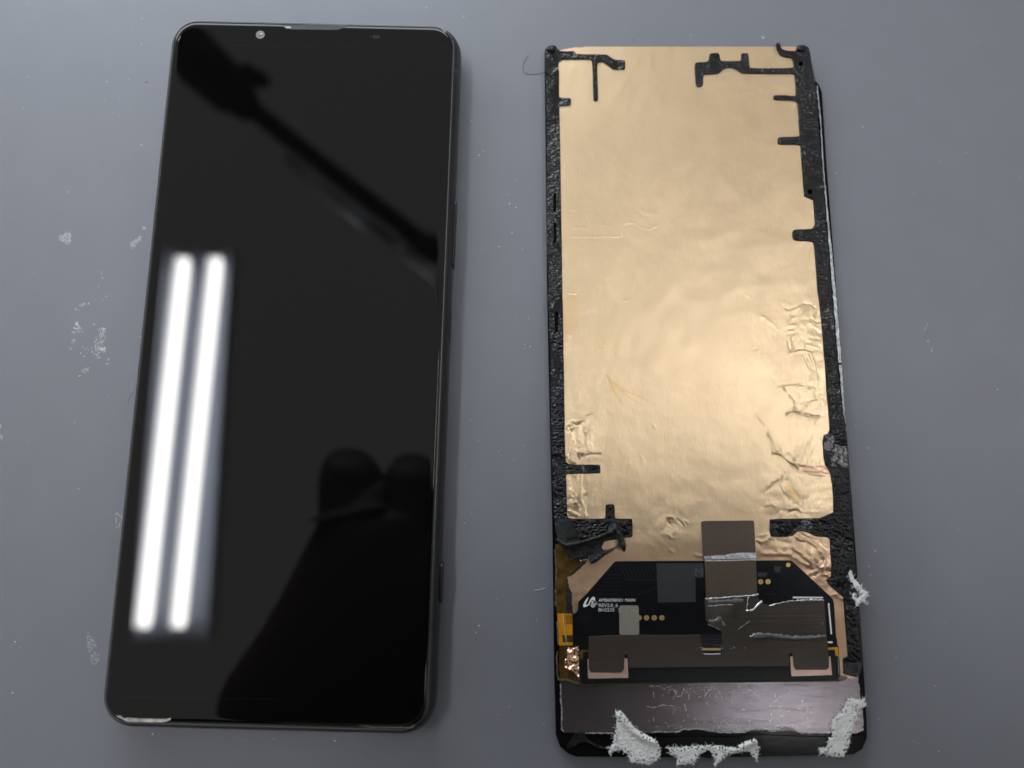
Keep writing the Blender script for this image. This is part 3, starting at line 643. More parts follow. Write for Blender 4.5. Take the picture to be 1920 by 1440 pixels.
near(Z(*Iz, [(700, 180), (760, 150), (900, 200), (1010, 250)]), 8, .9, pink); near(Z(*Iz, [(840, 640), (890, 660)]), 7, .7, pink)
near([(1070, 1082), (1073, 1100), (1071, 1115)], 6, .9, pink); near([(1046, 92), (1082, 92)], 8, .8, pink); near([(1468, 90), (1496, 93)], 9, .95, pink)
for a in ([(810, 735), (850, 820), (940, 990)], [(815, 735), (870, 830), (1000, 930), (1110, 1010)], [(830, 760), (920, 870), (1040, 910), (1120, 940)], [(840, 780), (930, 850), (1060, 920), (1200, 980)], [(850, 860), (900, 930), (960, 1000)]): near(Z(*Ez, a), 2.6, .75, tan)
tan = np.maximum(tan, .8 * inside(gx, gy, Z(*Gz, [(475, 745), (520, 770), (590, 830), (610, 860), (630, 925), (580, 905), (500, 830)])))
tan = np.maximum(tan, .30 * inside(gx, gy, Z(*Ez, [(385, 0), (500, -60), (545, 100), (540, 260), (500, 320), (395, 335)])))
spk = upsample(vnoise(gx[::1, ::1], gy[::1, ::1], 3.2, 21.0, 1), gx.shape)
for (x, y, rx, ry, a) in ((1132, 648, 26, 16, .8), (1165, 868, 26, 14, .5), (1353, 724, 12, 8, .5)):
    tan = np.maximum(tan, a * ((spk > .18) * np.exp(-((gx - x) / rx) ** 2 - ((gy - y) / ry) ** 2)))
low = np.clip((gy - 1000) / 60, 0, 1) * 0.55 * inside(gx, gy, [(1040, 1000), (1600, 1000), (1600, 1270), (1040, 1270)])  # pinker reflection of the surroundings, painted into the lower foil
pink = np.maximum(pink, low)
ZF = 1.42
foil = grid_obj('copper_foil', gx, gy, ZF + gz, keep, M['foil'], disp, {'pink': pink, 'tan': tan})

# --- black foam adhesive round the edge
A_, B_, C_, D_ = (960, 60, 6.4), (1260, 60, 6), (1400, 230, 4.8), (980, 300, 5.143)
I6 = (1420, 1120, 8)
left = Z(*A_, [(400, 240), (395, 205), (440, 165), (490, 155), (525, 160), (545, 195), (560, 222), (640, 228), (740, 222), (755, 235), (770, 262), (1130, 265), (1160, 278), (1225, 330), (1345, 333), (1360, 345), (1360, 435), (1345, 447), (1225, 445), (1190, 425), (1110, 360), (1075, 350), (1040, 360), (1022, 385),
               (1035, 800), (1028, 822), (1005, 830), (985, 822), (975, 800), (965, 350), (940, 325), (630, 322), (590, 335), (560, 365), (553, 400), (560, 765), (575, 785), (690, 787), (708, 800), (710, 860), (695, 875), (585, 880), (568, 890), (570, 940), (580, 1440)]) + \
       Z(*D_, [(365, 0), (372, 500), (380, 900), (385, 1400)]) + Z(*Ez, [(388, 0), (398, 700), (408, 1200)]) + \
       Z(*Hz, [(325, 0), (333, 340), (345, 370), (380, 393), (680, 393), (697, 405), (697, 475), (685, 488), (360, 490), (342, 500), (342, 540), (352, 930), (365, 945), (420, 955), (735, 955), (750, 940), (750, 820), (765, 805), (830, 805), (845, 820), (848, 940), (860, 955), (1015, 955), (1030, 965), (1033, 1130), (1020, 1150), (950, 1152), (700, 1200), (470, 1190), (240, 1150), (215, 960), (195, 560), (185, 100)]) + \
       Z(*Ez, [(268, 800), (262, 400), (242, 0)]) + Z(*D_, [(252, 1200), (235, 900), (232, 500), (230, 0)]) + Z(*A_, [(415, 1440), (410, 600)])
sl = lambda cx, cy, hw_, hh_: [(cx - hw_, cy - hh_), (cx + hw_, cy - hh_), (cx + hw_, cy + hh_), (cx - hw_, cy + hh_)]
slots = [Z(*D_, rrect(310, 410, 18, 98, 16, 4)), Z(*D_, rrect(311, 705, 18, 102, 16, 4)), Z(*Ez, rrect(325, 225, 20, 105, 18, 4))]
def soft_poly(p, k=0.22): return chaikin(p, 1, k)
V, Fc = slab_data([soft_poly(left)] + slots, 1.2, 1.72, 0.10)
obj('adhesive_strip', V, Fc, M['gasket'], disp)
right = Z(*B_, [(1420, 160), (1440, 142), (1490, 142), (1530, 165), (1550, 195), (1560, 260), (1590, 500), (1605, 540), (1640, 760), (1650, 1000), (1662, 1200), (1680, 1430)]) + \
        Z(*C_, [(668, 250), (685, 420), (700, 650), (720, 900), (740, 1150), (757, 1420)]) + Z(*Fz, [(1085, 150), (1140, 780), (1165, 1100), (1215, 1420)]) + \
        Z(*Gz, [(1055, 150), (1070, 300), (1108, 850), (1140, 1400)]) + Z(*I6, [(1535, 150), (1565, 700), (1590, 1050), (1510, 1200), (1400, 1180), (1330, 1160), (1300, 1100), (1285, 920), (1330, 895), (1370, 880), (1345, 500), (1310, 0)]) + \
        Z(*Iz, [(1350, 1040), (1230, 940), (1140, 850), (1110, 800), (1120, 775), (1160, 760), (1175, 700), (1155, 240)]) + \
        Z(*Gz, [(905, 1290), (880, 1272), (800, 1268), (760, 1260), (700, 1230), (650, 1215), (600, 1215), (570, 1240), (540, 1268), (350, 1272), (330, 1250), (328, 1110), (335, 1095), (945, 1085), (940, 830), (910, 630), (850, 560), (835, 290), (905, 265), (900, 130), (885, 0)]) + \
        Z(*Fz, [(1010, 1000), (980, 600), (945, 200), (915, 0)]) + Z(*C_, [(635, 1440), (610, 1090), (585, 1068), (440, 1062), (415, 1040), (412, 980), (435, 958), (580, 955), (600, 945), (620, 900), (605, 720), (595, 680), (535, 668), (520, 650), (505, 300)]) + \
        Z(*B_, [(1465, 1440), (1450, 1280), (1430, 1265), (1208, 1268), (1190, 1250), (1190, 1195), (1210, 1178), (1425, 1175), (1440, 1150), (1430, 1000), (1415, 800), (1400, 778), (1340, 765), (1160, 760), (1142, 745), (1142, 722), (1160, 708), (1300, 708), (1345, 718), (1385, 715), (1398, 700), (1382, 480), (1365, 467), (800, 467), (775, 455), (720, 412), (650, 393), (580, 415), (545, 450), (520, 470), (365, 475), (353, 500), (353, 585), (345, 605), (310, 620), (285, 612), (268, 590), (255, 420), (258, 352), (280, 338), (395, 332), (415, 310), (422, 250), (440, 235), (520, 232), (535, 245), (545, 310), (565, 325), (765, 323), (778, 310), (778, 245), (790, 235), (850, 235), (862, 245), (875, 385), (890, 405), (1355, 403), (1372, 385), (1355, 300), (1330, 285), (1240, 270), (1200, 235), (1180, 190), (1172, 145), (1185, 120), (1210, 117), (1220, 130), (1225, 165), (1245, 190), (1300, 208), (1400, 212), (1420, 200)])
V, Fc = slab_data([soft_poly(right)] + [Z(*B_, disc(1450, 355, 30, 10)), Z(*C_, disc(570, 622, 27, 10))], 1.2, 1.72, 0.10)
obj('adhesive_strip', V, Fc, M['gasket'], disp)
# lumps of adhesive at the top corners
for (x, y, r) in ((1034, 92, 9), (1503, 91, 9), (1459, 83, 4)):
    V, Fc = [], []
    n = 12
    for k, (q, z) in enumerate(((1.0, 1.3), (0.95, 1.9), (0.6, 2.25), (0.15, 2.35))):
        V += [P(x + r * q * math.cos(a) * random.uniform(.85, 1.15), y + r * .75 * q * math.sin(a) * random.uniform(.85, 1.15), z) for a in np.linspace(0, 2 * math.pi, n, False)]
    for l in range(3): Fc += [(l * n + i, l * n + (i + 1) % n, (l + 1) * n + (i + 1) % n, (l + 1) * n + i) for i in range(n)]
    Fc.append(tuple(3 * n + i for i in range(n)))
    obj('adhesive_lump', V, Fc, M['gasket'], disp, sm=True)
# rough glass edge along the right side, its silver highlight painted in
def edge_strip(pts, z0, z1, m, name):
    V, Fc = [], []
    for x, y, wd in pts: V += [P(x - wd, y, z1), P(x, y, z0)]
    for i in range(len(pts) - 1): Fc.append((2 * i, 2 * i + 1, 2 * i + 3, 2 * i + 2))
    return obj(name, V, Fc, m, disp)
ed = dense([(1533, 160), (1540, 230), (1546, 330), (1556, 430), (1567, 545), (1578, 680)], 4, .5)
edge_strip([(x, y, 2.0 + 3.8 * min(1, max(0, (y - 330) / 200)) + random.uniform(-.7, .7)) for x, y in ed], 1.2, 1.74, M['edge_highlight'], 'glass_edge')
ed = dense([(1578.5, 684), (1584, 770), (1589, 840), (1594, 920)], 4, .5)
edge_strip([(x, y, max(.6, 5.0 - (y - 684) * .02) + random.uniform(-.7, .7)) for x, y in ed], 1.2, 1.74, M['edge_highlight'], 'glass_edge')

# --- left side: amber film and flex, torn copper scrap, foam flap
slab('amber_film', [(1041, 1020), (1062, 1022), (1100, 1040), (1098, 1052), (1084, 1062), (1072, 1074), (1062, 1082), (1061, 1150), (1043, 1152)], 1.25, 1.40, M['amber_dark'], disp)
slab('black_backing', [(1062, 1082), (1064, 1079), (1074, 1072), (1088, 1060), (1094, 1054), (1101, 1050), (1097, 1060), (1075, 1090), (1074, 1150), (1061, 1151)], 1.25, 1.36, M['gasket_matte'], disp)
fx = slab('flex_ribbon', [(1045, 1150), (1073, 1151), (1074, 1210), (1048, 1210)], 1.25, 1.46, M['amber'], disp)
ck = []
for i in range(12):
    for j in range(10):
        if (i + j) % 2 == 0:
            x, y = 1059.5 + j * 1.35, 1153.2 + i * 1.45
            ck.append(slab_data([[(x, y), (x + 1.35, y), (x + 1.35, y + 1.45), (x, y + 1.45)]], 1.45, 1.465))
o = obj('checker_print', *join(ck), M['flex_black'], fx); o['kind'] = 'stuff'
V, Fc = slab_data([[(1054, 1191), (1073.6, 1191), (1073.8, 1204), (1055, 1204)]], 1.45, 1.47); obj('dark_band', V, Fc, M['amber_dark'], fx)
V, Fc = fold_px(dense([(1055.5, 1150), (1058, 1175), (1061, 1195), (1063.5, 1210)], 4), 1.8, 1.46, .22); obj('tape_glint', V, Fc, M['clear'], fx, sm=True)  # glint on the flex, drawn as a pale metallic ridge
V, Fc = fold_px(dense([(1045, 1165), (1046, 1185), (1047, 1208)], 4, .4), 3.2, 1.3, .35); obj('tape_edge', V, Fc, M['clear_dull'], fx, sm=True)
slab('amber_film', Z(1010, 1160, 9.6, [(375, 480), (540, 480), (620, 700), (640, 980), (700, 1060), (740, 1150), (560, 1120), (390, 1115), (365, 900)]), 1.25, 1.38, M['amber_dark'], disp)
for pts in (Z(1010, 1160, 9.6, [(345, 590), (325, 700), (330, 850), (335, 1000), (360, 1090), (395, 1110)]), Z(1010, 1160, 9.6, [(395, 1112), (490, 1095), (600, 1125), (690, 1165), (760, 1165)]), Z(1010, 1020, 8, [(250, 80), (255, 300), (262, 500), (258, 700), (255, 930)])):
    p = dense(pts, 2.5, .8); obj('torn_edge', *strip_px(p, [random.uniform(1.5, 4) for _ in p], 1.2, 1.5), M['olive'], disp)
scr = Z(1010, 1160, 9.6, [(535, 500), (610, 520), (720, 490), (725, 640), (722, 800), (745, 1140), (700, 1050), (650, 990), (590, 925), (500, 905), (430, 870), (470, 730)])
x, y = grid_px([(1052, 1208), (1090, 1208), (1090, 1282), (1052, 1282)], 40, 76)
z = 1.75 + 0.9 * np.abs(vnoise(x, y, 13, 5.5, 1)) + 0.5 * np.abs(vnoise(x, y, 7, 1.5, 1))
grid_obj('copper_scrap', x, y, z, inside(x, y, scr), M['copper_shiny'], disp)
# torn, curled strip of foam at the lower left
x, y = grid_px([(1038, 968), (1182, 968), (1182, 1064), (1038, 1064)], 120, 80)
flapA = Z(*Hz, [(222, 955), (300, 950), (385, 965), (430, 1040), (480, 1150), (500, 1195), (400, 1215), (330, 1225), (255, 1180), (225, 1080)])
zA = 1.9 + 0.75 * np.exp(-((x - 1062) / 16) ** 2) + 0.12 * vnoise(x, y, 12, 2.2, 2)
grid_obj('foam_flap', x, y, zA, inside(x, y, flapA), M['gasket_matte'], disp)
flapB = Z(*Hz, [(255, 1180), (330, 1225), (420, 1210), (560, 1165), (700, 1125), (760, 1085), (790, 1010), (850, 1000), (905, 1040), (935, 1120), (968, 1240), (965, 1290), (940, 1312), (905, 1260), (895, 1245), (760, 1330), (640, 1425), (600, 1430), (575, 1400), (575, 1360), (480, 1370), (380, 1385), (330, 1300)])
holeB = Z(*Hz, [(715, 1255), (745, 1195), (800, 1165), (865, 1160), (880, 1215), (850, 1245), (780, 1275), (730, 1275)])
ridge = segdist(x, y, Z(*Hz, [(270, 1190), (340, 1228), (560, 1178), (760, 1100), (850, 1060), (900, 1120), (940, 1240)]))
ridge2 = segdist(x, y, Z(*Hz, [(590, 1410), (740, 1310), (900, 1235)]))
zB = 2.0 + 1.5 * np.exp(-(ridge / 6) ** 2) + 0.9 * np.exp(-(ridge2 / 6) ** 2) + 0.35 * vnoise(x, y, 8, 4.2, 3)
grid_obj('foam_flap', x, y, zB, inside(x, y, flapB) & ~inside(x, y, holeB), M['gasket_matte'], disp)
p = dense(Z(*Hz, [(245, 1165), (290, 1205), (345, 1232), (470, 1205), (560, 1180), (690, 1140), (790, 1095), (830, 1095)]), 2.2, .7)
V, Fc = fold_px(p, [random.uniform(3.5, 6) for _ in p], 3.2, .55); obj('frayed_edge', V, Fc, M['frayed'], disp, sm=True)
gl = [slab_data([disc(1010 + a / 8, 1020 + b / 8, 1.1, 6)], 1.4, 1.75) for a, b in ((625, 245), (640, 252), (680, 240), (712, 232))]
obj('glue_bead', *join(gl), M['dust'], disp)

# --- circuit board, pads, print, tapes
board = [(1155.6, 1052.3), (1483, 1050.6), (1487, 1053), (1557, 1118), (1562, 1124), (1564, 1131), (1569, 1212.5), (1552, 1214), (1545, 1232), (1110, 1232), (1104, 1218.5), (1087, 1218), (1086, 1211.5), (1075, 1210), (1073, 1152), (1079, 1150), (1084, 1143), (1085, 1128), (1101, 1112), (1152, 1054)]
slab('circuit_board', board, 1.5, 1.85, M['pcb'], disp, ch=0.06)
ZB = 1.85
tr = []
def line(o, a, b, wd=0.8): tr.append(strip_px(Z(*o, [a, b]), wd, ZB - .05, ZB + .006))
I1 = (1010, 1020, 8)
for k in range(9): line(I1, (1200 + k * 62, 300), (1330 + k * 55, 530), .8)
for k in range(7): line(I1, (1010 - k * 28, 460 + k * 58), (1240 - k * 5, 460 + k * 58), .7)
line(I1, (1290, 535), (1770, 540), 1.0)
for k in range(5): line(I1, (600 + k * 30, 1100 + k * 30), (840 - k * 40, 1110 + k * 30), .6)
line(Iz, (470, 890), (600, 1040), .7); line(Iz, (240, 990), (400, 992), .7)
for k in range(6): line(I1, (1500 + k * 45, 740 - k * 18), (1520 + k * 45, 770 - k * 18), 1.6)
o = obj('trace', *join(tr), M['trace'], disp); o['kind'] = 'stuff'
for q in (Z(*Iz, [(380, 600), (480, 602), (460, 690), (395, 688)]), Z(*Iz, [(155, 692), (290, 692), (270, 745), (155, 750)])): slab('bare_patch', q, ZB - .05, ZB + .008, M['chip'], disp)
lab = slab('grey_label', Z(*Jz, [(165, 770), (872, 770), (872, 985), (750, 985), (757, 1350), (190, 1358)]), ZB - .05, ZB + .03, M['chip'], disp)
text_px('dotted_letter', 'M', 1303.5, 1079.5, 14.5, 14.5, ZB + .036, M['grey_ink'], lab, thick=0.0)
for (x_, y_, r_) in ((1198.5, 1158.2, 4.9), (1212.3, 1158.3, 5), (1226.7, 1158.3, 5), (1241, 1158.3, 5), (1426.2, 1090.8, 4.9), (1440.2, 1090.6, 4.9), (1478, 1059.2, 4.2)):
    g_ = slab('gold_pad', disc(x_, y_, r_), ZB - .05, ZB + .012, M['gold'], disp)
    slab('pad_centre', disc(x_, y_, r_ * .45, 10), ZB, ZB + .018, M['gold_dark'], g_)
for a, b, wd in (((1486.5, 1120.2), (1543, 1120.6), 3.2), ((1553.6, 1131), (1558.8, 1189), 3.0), ((1552, 1204.2), (1561, 1204.2), 3.2)):
    obj('printed_line', *strip_px([a, b], wd, ZB - .05, ZB + .012), M['white_ink'], disp)
zt = ZB + .012
text_px('printed_text', 'AMB609BN01 MAIN', 1122.6, 1128.2, 68.2, 6.0, zt, M['white_ink'], disp, thick=0.0)
text_px('printed_text', 'REV2.0_6', 1122.9, 1138.0, 35.5, 6.4, zt, M['white_ink'], disp, thick=0.0)
text_px('printed_text', 'BH2235', 1122.2, 1146.3, 29.6, 5.9, zt, M['white_ink'], disp, thick=0.0)
text_px('printed_text', '2', 1158.6, 1146.3, 4.4, 5.9, zt, M['white_ink'], disp, thick=0.0)
lg = [slab_data([Z(*I1, [(752, 793), (722, 815), (690, 862), (668, 912), (666, 935), (676, 948), (706, 945), (740, 928), (754, 905), (746, 895), (722, 915), (706, 918), (712, 890), (730, 850)])], ZB - .05, zt),
      slab_data([Z(*I1, [(738, 925), (752, 880), (775, 830), (805, 795), (830, 790), (843, 808), (850, 848), (828, 858), (815, 835), (800, 840), (778, 872), (762, 915)])], ZB - .05, zt),
      slab_data([Z(*I1, disc(806, 868, 15, 10))], ZB - .05, zt),
      slab_data([Z(*I1, disc(815, 918, 33, 16)), Z(*I1, disc(815, 918, 22, 14))], ZB - .05, zt),
      slab_data([Z(*I1, disc(815, 918, 12, 10))], ZB - .05, zt)]
obj('printed_logo', *join(lg), M['white_ink'], disp)
text_px('printed_text', 'G', 1115.2, 1133.6, 4.6, 5.4, zt, M['white_ink'], disp, thick=0.0)
slab('silver_patch', chaikin(Z(*I1, [(1210, 960), (1220, 925), (1250, 922), (1480, 922), (1500, 945), (1510, 1360), (1212, 1360)]), 1, .06), ZB, ZB + .10, M['silver_cloth'], disp)
# black bar under the brown tape, with its pale lower edge
slab('black_bar', [(1088, 1219), (1104, 1218), (1104, 1226), (1550, 1222), (1552, 1214), (1569.5, 1213.5), (1573, 1275.5), (1330, 1278.5), (1091, 1282.5), (1089, 1250)], 1.3, 1.80, M['gasket_matte'] if False else M['pcb'], disp, ch=.05)
obj('bar_edge', *strip_px([(1092, 1283.6), (1330, 1279.6), (1500, 1278), (1580, 1277)], 1.4, 1.2, 1.62), M['olive'], disp)
for q in ([(1087, 1219), (1104, 1218), (1104, 1222), (1093, 1223), (1093, 1236), (1087, 1236)], [(1552, 1214.5), (1571, 1213.5), (1572, 1230), (1567, 1230), (1565, 1218), (1552, 1218.5)]): slab('amber_tab', q, 1.5, 1.84, M['amber'] if q[0][0] > 1500 else M['amber_dark'], disp)
slab('copper_bracket', [(1101.5, 1236), (1104, 1236), (1105, 1255), (1108, 1261), (1165, 1261.5), (1169.5, 1256), (1170.5, 1234.5), (1176.8, 1234.5), (1178, 1271), (1104, 1272.3), (1102.5, 1270)], 1.7, 1.9, M['copper_bracket'], disp)
slab('copper_bracket', [(1481.5, 1231), (1487, 1231), (1488.5, 1250), (1492, 1256), (1550, 1256), (1554.5, 1252), (1554.5, 1231), (1557, 1231), (1560, 1265.6), (1485.5, 1268), (1484, 1266)], 1.7, 1.9, M['copper_bracket'], disp)
# brown shielding tape: the wide cover with its window, and the folded flap above it
I5, I4 = (1200, 1120, 8), (1010, 1160, 9.6)
cover = [(1104.2, 1193.5), (1160, 1190.8), (1198, 1190), (1240, 1191), (1310.5, 1190), (1313, 1191)] + Z(*I5, [(915, 700), (930, 790), (955, 845), (1210, 845), (1240, 830), (1230, 520), (1160, 460), (1010, 380), (990, 350), (985, 240), (970, 25)]) + \
        [(1321.5, 1122.5), (1370, 1119), (1418, 1117), (1421, 1119), (1428, 1131), (1446, 1136), (1460, 1130.5), (1500, 1124.8), (1545, 1123.5), (1548, 1160), (1551, 1200), (1552, 1213), (1554, 1230), (1554, 1251), (1550, 1255.5), (1492, 1255.7), (1488.6, 1250), (1486.8, 1231), (1486, 1226), (1483, 1223.5), (1479.5, 1226), (1479, 1232), (1480, 1249), (1330, 1250.5), (1180, 1252.5), (1178, 1233), (1177, 1228), (1174, 1226), (1171, 1228), (1170.2, 1254), (1165, 1261), (1108, 1261), (1104.5, 1256), (1103.6, 1233)]
slab('brown_cover_tape', cover, ZB, ZB + .16, M['tape_smooth'], disp, ch=.04)
slab('ribbon_window', Z(*I5, [(895, 560), (1235, 520), (1240, 840), (925, 840)]), ZB - .02, ZB + .03, M['flex_black'], disp)
wl = [strip_px(Z(*I5, [(905 + k, 575 + k * 30), (1232, 575 + k * 30)]), .9, ZB, ZB + .045) for k in range(6)]
obj('ribbon_line', *join(wl), M['chip'], disp)['kind'] = 'stuff'
obj('ribbon_contact', *strip_px(Z(*I5, [(930, 778), (1215, 778)]), 4.6, ZB, ZB + .05), M['amber2'] if 'amber2' in M else M['gold_dark'], disp)
V, Fc = fold_px(dense(Z(*I5, [(945, 848), (1075, 855), (1205, 848)]), 4, .4), 2.6, ZB + .1, .14); obj('tape_glint', V, Fc, M['clear'], disp, sm=True)
fl1 = Z(*Jz, [(850, 145), (870, 133), (1610, 126), (1632, 140), (1645, 350), (1655, 620), (1660, 730), (895, 735), (872, 700), (862, 400)])
slab('brown_flap', chaikin(fl1, 1, .12), 1.55, 2.05, M['tape'], disp, ch=.05)
fl2 = Z(*Jz, [(890, 738), (1660, 730), (1672, 960), (1678, 1235), (915, 1300), (905, 1000)])
slab('brown_flap', fl2, ZB, 2.12, M['tape'], disp, ch=.05)
# creased clear tape over the flaps: raised folds, with reflections also painted in pale and bluish colours
def folds(name, lst, mt):
    V, Fc = join([(lambda q: fold_px(q, [wd * random.uniform(.35, 1.25) for _ in q], z0, h))(dense(p, 3.0, j)) for p, wd, z0, h, j in lst]); return obj(name, V, Fc, M[mt], disp, sm=True)
pb = dense(Z(*Jz, [(885, 662), (1050, 652), (1200, 645), (1290, 622), (1420, 614), (1662, 608)]), 2.5, .5) + Z(*Jz, [(1664, 660), (1660, 698), (1300, 704), (892, 712)])
slab('tape_glint', pb, 2.0, 2.09, M['clear'], disp)  # flat pale patch painted in for the tape's bright reflection
slab('tape_glint', Z(*Jz, [(892, 722), (1250, 718), (1660, 706), (1661, 718), (1250, 736), (893, 742)]), 2.0, 2.08, M['clear'], disp)
slab('clear_film', Z(*I5, [(985, 35), (1400, 18), (1600, 14), (1590, 200), (1400, 330), (1280, 440), (1160, 455), (1020, 380), (995, 340)]), 1.95, 2.03, M['film'], disp)
folds('tape_fold', [(Z(*Jz, [(910, 1305), (1200, 1280), (1560, 1255), (1700, 1235)]), 4.5, 2.0, .18, .6), (Z(*Jz, [(1550, 1260), (1535, 1330), (1525, 1440)]) + Z(*I5, [(1600, 190)]), 2.4, 2.0, .14, .5),
                    (Z(*I5, [(1590, 205), (1690, 190), (1760, 120), (1830, 60)]), 4.6, 2.0, .2, .6), (Z(*I5, [(1000, 130), (1100, 128), (1250, 112), (1400, 112)]), 1.8, 2.0, .1, .4),
                    (Z(*I6, [(185, 130), (300, 95), (450, 60), (700, 42), (1000, 40)]), 3.4, 2.0, .16, .7)], 'clear')
folds('tape_fold', [(Z(*I5, [(1020, 75), (1300, 60), (1550, 50)]), 11, 1.99, .16, .3), (Z(*I5, [(1030, 350), (1100, 370), (1170, 340), (1185, 290)]), 9, 1.99, .2, .3), (Z(*I5, [(1190, 285), (1270, 430)]), 5, 2.0, .22, .3), (Z(*I5, [(1480, 480), (1640, 360)]), 3, 2.0, .15, .3), (Z(*I5, [(1020, 405), (1130, 455), (1210, 495)]), 3, 2.0, .15, .3)], 'clear_dull')
folds('tape_fold', [([(1407, 1195), (1414, 1192), (1440, 1190), (1460, 1193), (1485, 1196), (1520, 1196), (1548, 1192)], 10, 1.98, .30, .3)], 'clear_dull')
folds('tape_fold', [([(1414, 1196.5), (1440, 1194), (1460, 1196), (1490, 1199), (1528, 1197.5)], 5, 2.15, .14, .3)], 'sheen_blue')
text_px('faint_mark', '5', 1539.5, 1171.5, 5, 5.5, ZB + .166, M['clear_dull'], disp, thick=0)
sp_ = [slab_data([disc(1200 + random.uniform(800, 1600) / 8, 1120 + random.gauss(768, 14) / 8, random.uniform(.4, .9), 5)], ZB + .1, ZB + .20) for _ in range(16)]
obj('glue_speck', *join(sp_), M['dust'], disp)['kind'] = 'stuff'
# amber tip at the lower right
slab('amber_tip', Z(*I6, [(1200, 1225), (1240, 1180), (1290, 1170), (1345, 1210), (1330, 1235), (1260, 1262), (1205, 1255)]), 1.4, 1.6, M['amber_dark'], disp)
slab('copper_tip', Z(*I6, [(1245, 1160), (1330, 1165), (1400, 1180), (1480, 1200), (1490, 1220), (1365, 1212), (1335, 1185), (1250, 1172)]), 1.5, 1.75, M['copper'], disp)

# --- bottom: glue threads on the bare panel, torn edge, black rim
th = []
for pts in (Z(1010, 1260, 6, [(1250, 160), (1300, 165), (1350, 158), (1400, 195), (1490, 160)]), Z(1010, 1260, 6, [(1520, 190), (1560, 280), (1610, 270), (1630, 190), (1690, 250), (1770, 220), (1800, 190)]), Z(1010, 1260, 6, [(1690, 250), (1690, 310)]), Z(1010, 1260, 6, [(1290, 230), (1295, 300)]),
            Z(1320, 1260, 6, [(0, 280), (90, 160), (140, 225), (180, 250), (210, 220), (300, 290), (400, 235), (490, 220), (540, 240), (590, 320)]), Z(1320, 1260, 6, [(180, 250), (140, 325)]), Z(1320, 1260, 6, [(310, 290), (320, 380)]), Z(1320, 1260, 6, [(470, 230), (510, 165), (530, 190)]), Z(1320, 1260, 6, [(940, 180), (945, 220), (910, 265)]), Z(1320, 1260, 6, [(550, 200), (640, 260)]),
            Z(1320, 1260, 6, [(30, 330), (45, 375)]), Z(1010, 1260, 6, [(1640, 360), (1660, 440)]), Z(1010, 1260, 6, [(1210, 390), (1290, 400), (1400, 370), (1600, 400)])):
    p = dense(pts, 2.2, .7); 
    k_ = 0
    while k_ < len(p) - 2:                       # broken into short pieces, as the glue has torn
        e_ = min(len(p), k_ + random.randint(2, 7)); th.append(strip_px(p[k_:e_], [random.uniform(.3, 1.5) for _ in p[k_:e_]], 1.2, 1.29)); k_ = e_ - 1 + random.randint(0, 1)
for _ in range(70):
    x_, y_ = random.choice([(random.uniform(1220, 1405), random.uniform(1284, 1312)), (random.uniform(1225, 1400), random.gauss(1345, 12)), (random.uniform(1440, 1520), random.uniform(1300, 1366))])
    a_ = random.choice([random.gauss(0, .25), random.gauss(1.4, .35)]); l_ = random.uniform(2, 9)
    th.append(strip_px(dense([(x_, y_), (x_ + l_ * math.cos(a_), y_ + l_ * math.sin(a_))], 2, .5), random.uniform(.25, .7), 1.2, 1.28))
for _ in range(46):
    x_, y_ = random.choice([(random.uniform(1220, 1400), random.gauss(1296, 7)), (random.uniform(1215, 1410), random.gauss(1358, 4))]); th.append(slab_data([disc(x_, y_, random.uniform(.3, .9), 5)], 1.2, 1.30))
obj('glue_thread', *join(th), M['smear'], disp)
tr = []
for pts in (Z(1010, 1260, 6, [(525, 688), (600, 692), (740, 685), (850, 692)]), Z(1010, 1260, 6, [(1270, 690), (1330, 672), (1560, 678), (1620, 648), (1780, 640), (1920, 655)]),
            Z(1320, 1260, 6, [(0, 655), (180, 682), (430, 680), (560, 650), (690, 650), (760, 672), (900, 648), (1000, 650), (1090, 685), (1410, 690)])):
    p = dense(pts, 2.5, .8); tr.append(strip_px(p, [random.uniform(.5, 2.2) for _ in p], 1.2, 1.38))
p = dense(Z(1320, 1260, 6, [(870, 655), (930, 635), (1010, 655)]), 2, 1.2); tr.append(strip_px(p, [random.uniform(2, 5) for _ in p], 1.2, 1.45))
p = dense(Z(1320, 1260, 6, [(1740, 130), (1752, 270), (1780, 450), (1790, 650), (1700, 690)]), 3, .8); tr.append(strip_px(p, [random.uniform(1, 3) for _ in p], 1.2, 1.4))
p = dense(Z(1010, 1260, 6, [(250, 130), (245, 280), (262, 400), (260, 640), (285, 675)]), 3, .8); tr.append(strip_px(p, [random.uniform(.8, 2.6) for _ in p], 1.2, 1.4))
obj('torn_foil_edge', *join(tr), M['torn'], disp)
slab('black_rim', Z(1010, 1260, 6, [(250, 700), (300, 690), (520, 705), (840, 715), (1250, 730), (1900, 725)]) + Z(1320, 1260, 6, [(330, 730), (520, 700), (1000, 720), (1420, 730), (1680, 720), (1795, 690), (1800, 780), (1760, 860), (1680, 905), (640, 905), (0, 925)]) + Z(1010, 1260, 6, [(880, 930), (420, 925), (330, 880), (270, 800)]), .7, 1.0, M['black_glass'], disp, ch=.08)
slab('foam_strip', Z(1010, 1260, 6, [(380, 740), (430, 660), (500, 665), (560, 770), (700, 830), (780, 860), (690, 870), (560, 790), (470, 790), (380, 860), (300, 850)]), .95, 1.4, M['gasket'], disp, rnd=1, ch=.08)
obj('glue_thread', *join([strip_px(dense(Z(1010, 1260, 6, [(370, 800), (540, 770), (620, 810), (730, 855), (790, 850)]), 3, .6), 2.0, .95, 1.2)]), M['smear'], disp)
x, y = grid_px([(1470, 1398), (1610, 1396), (1610, 1412), (1470, 1414)], 70, 10)

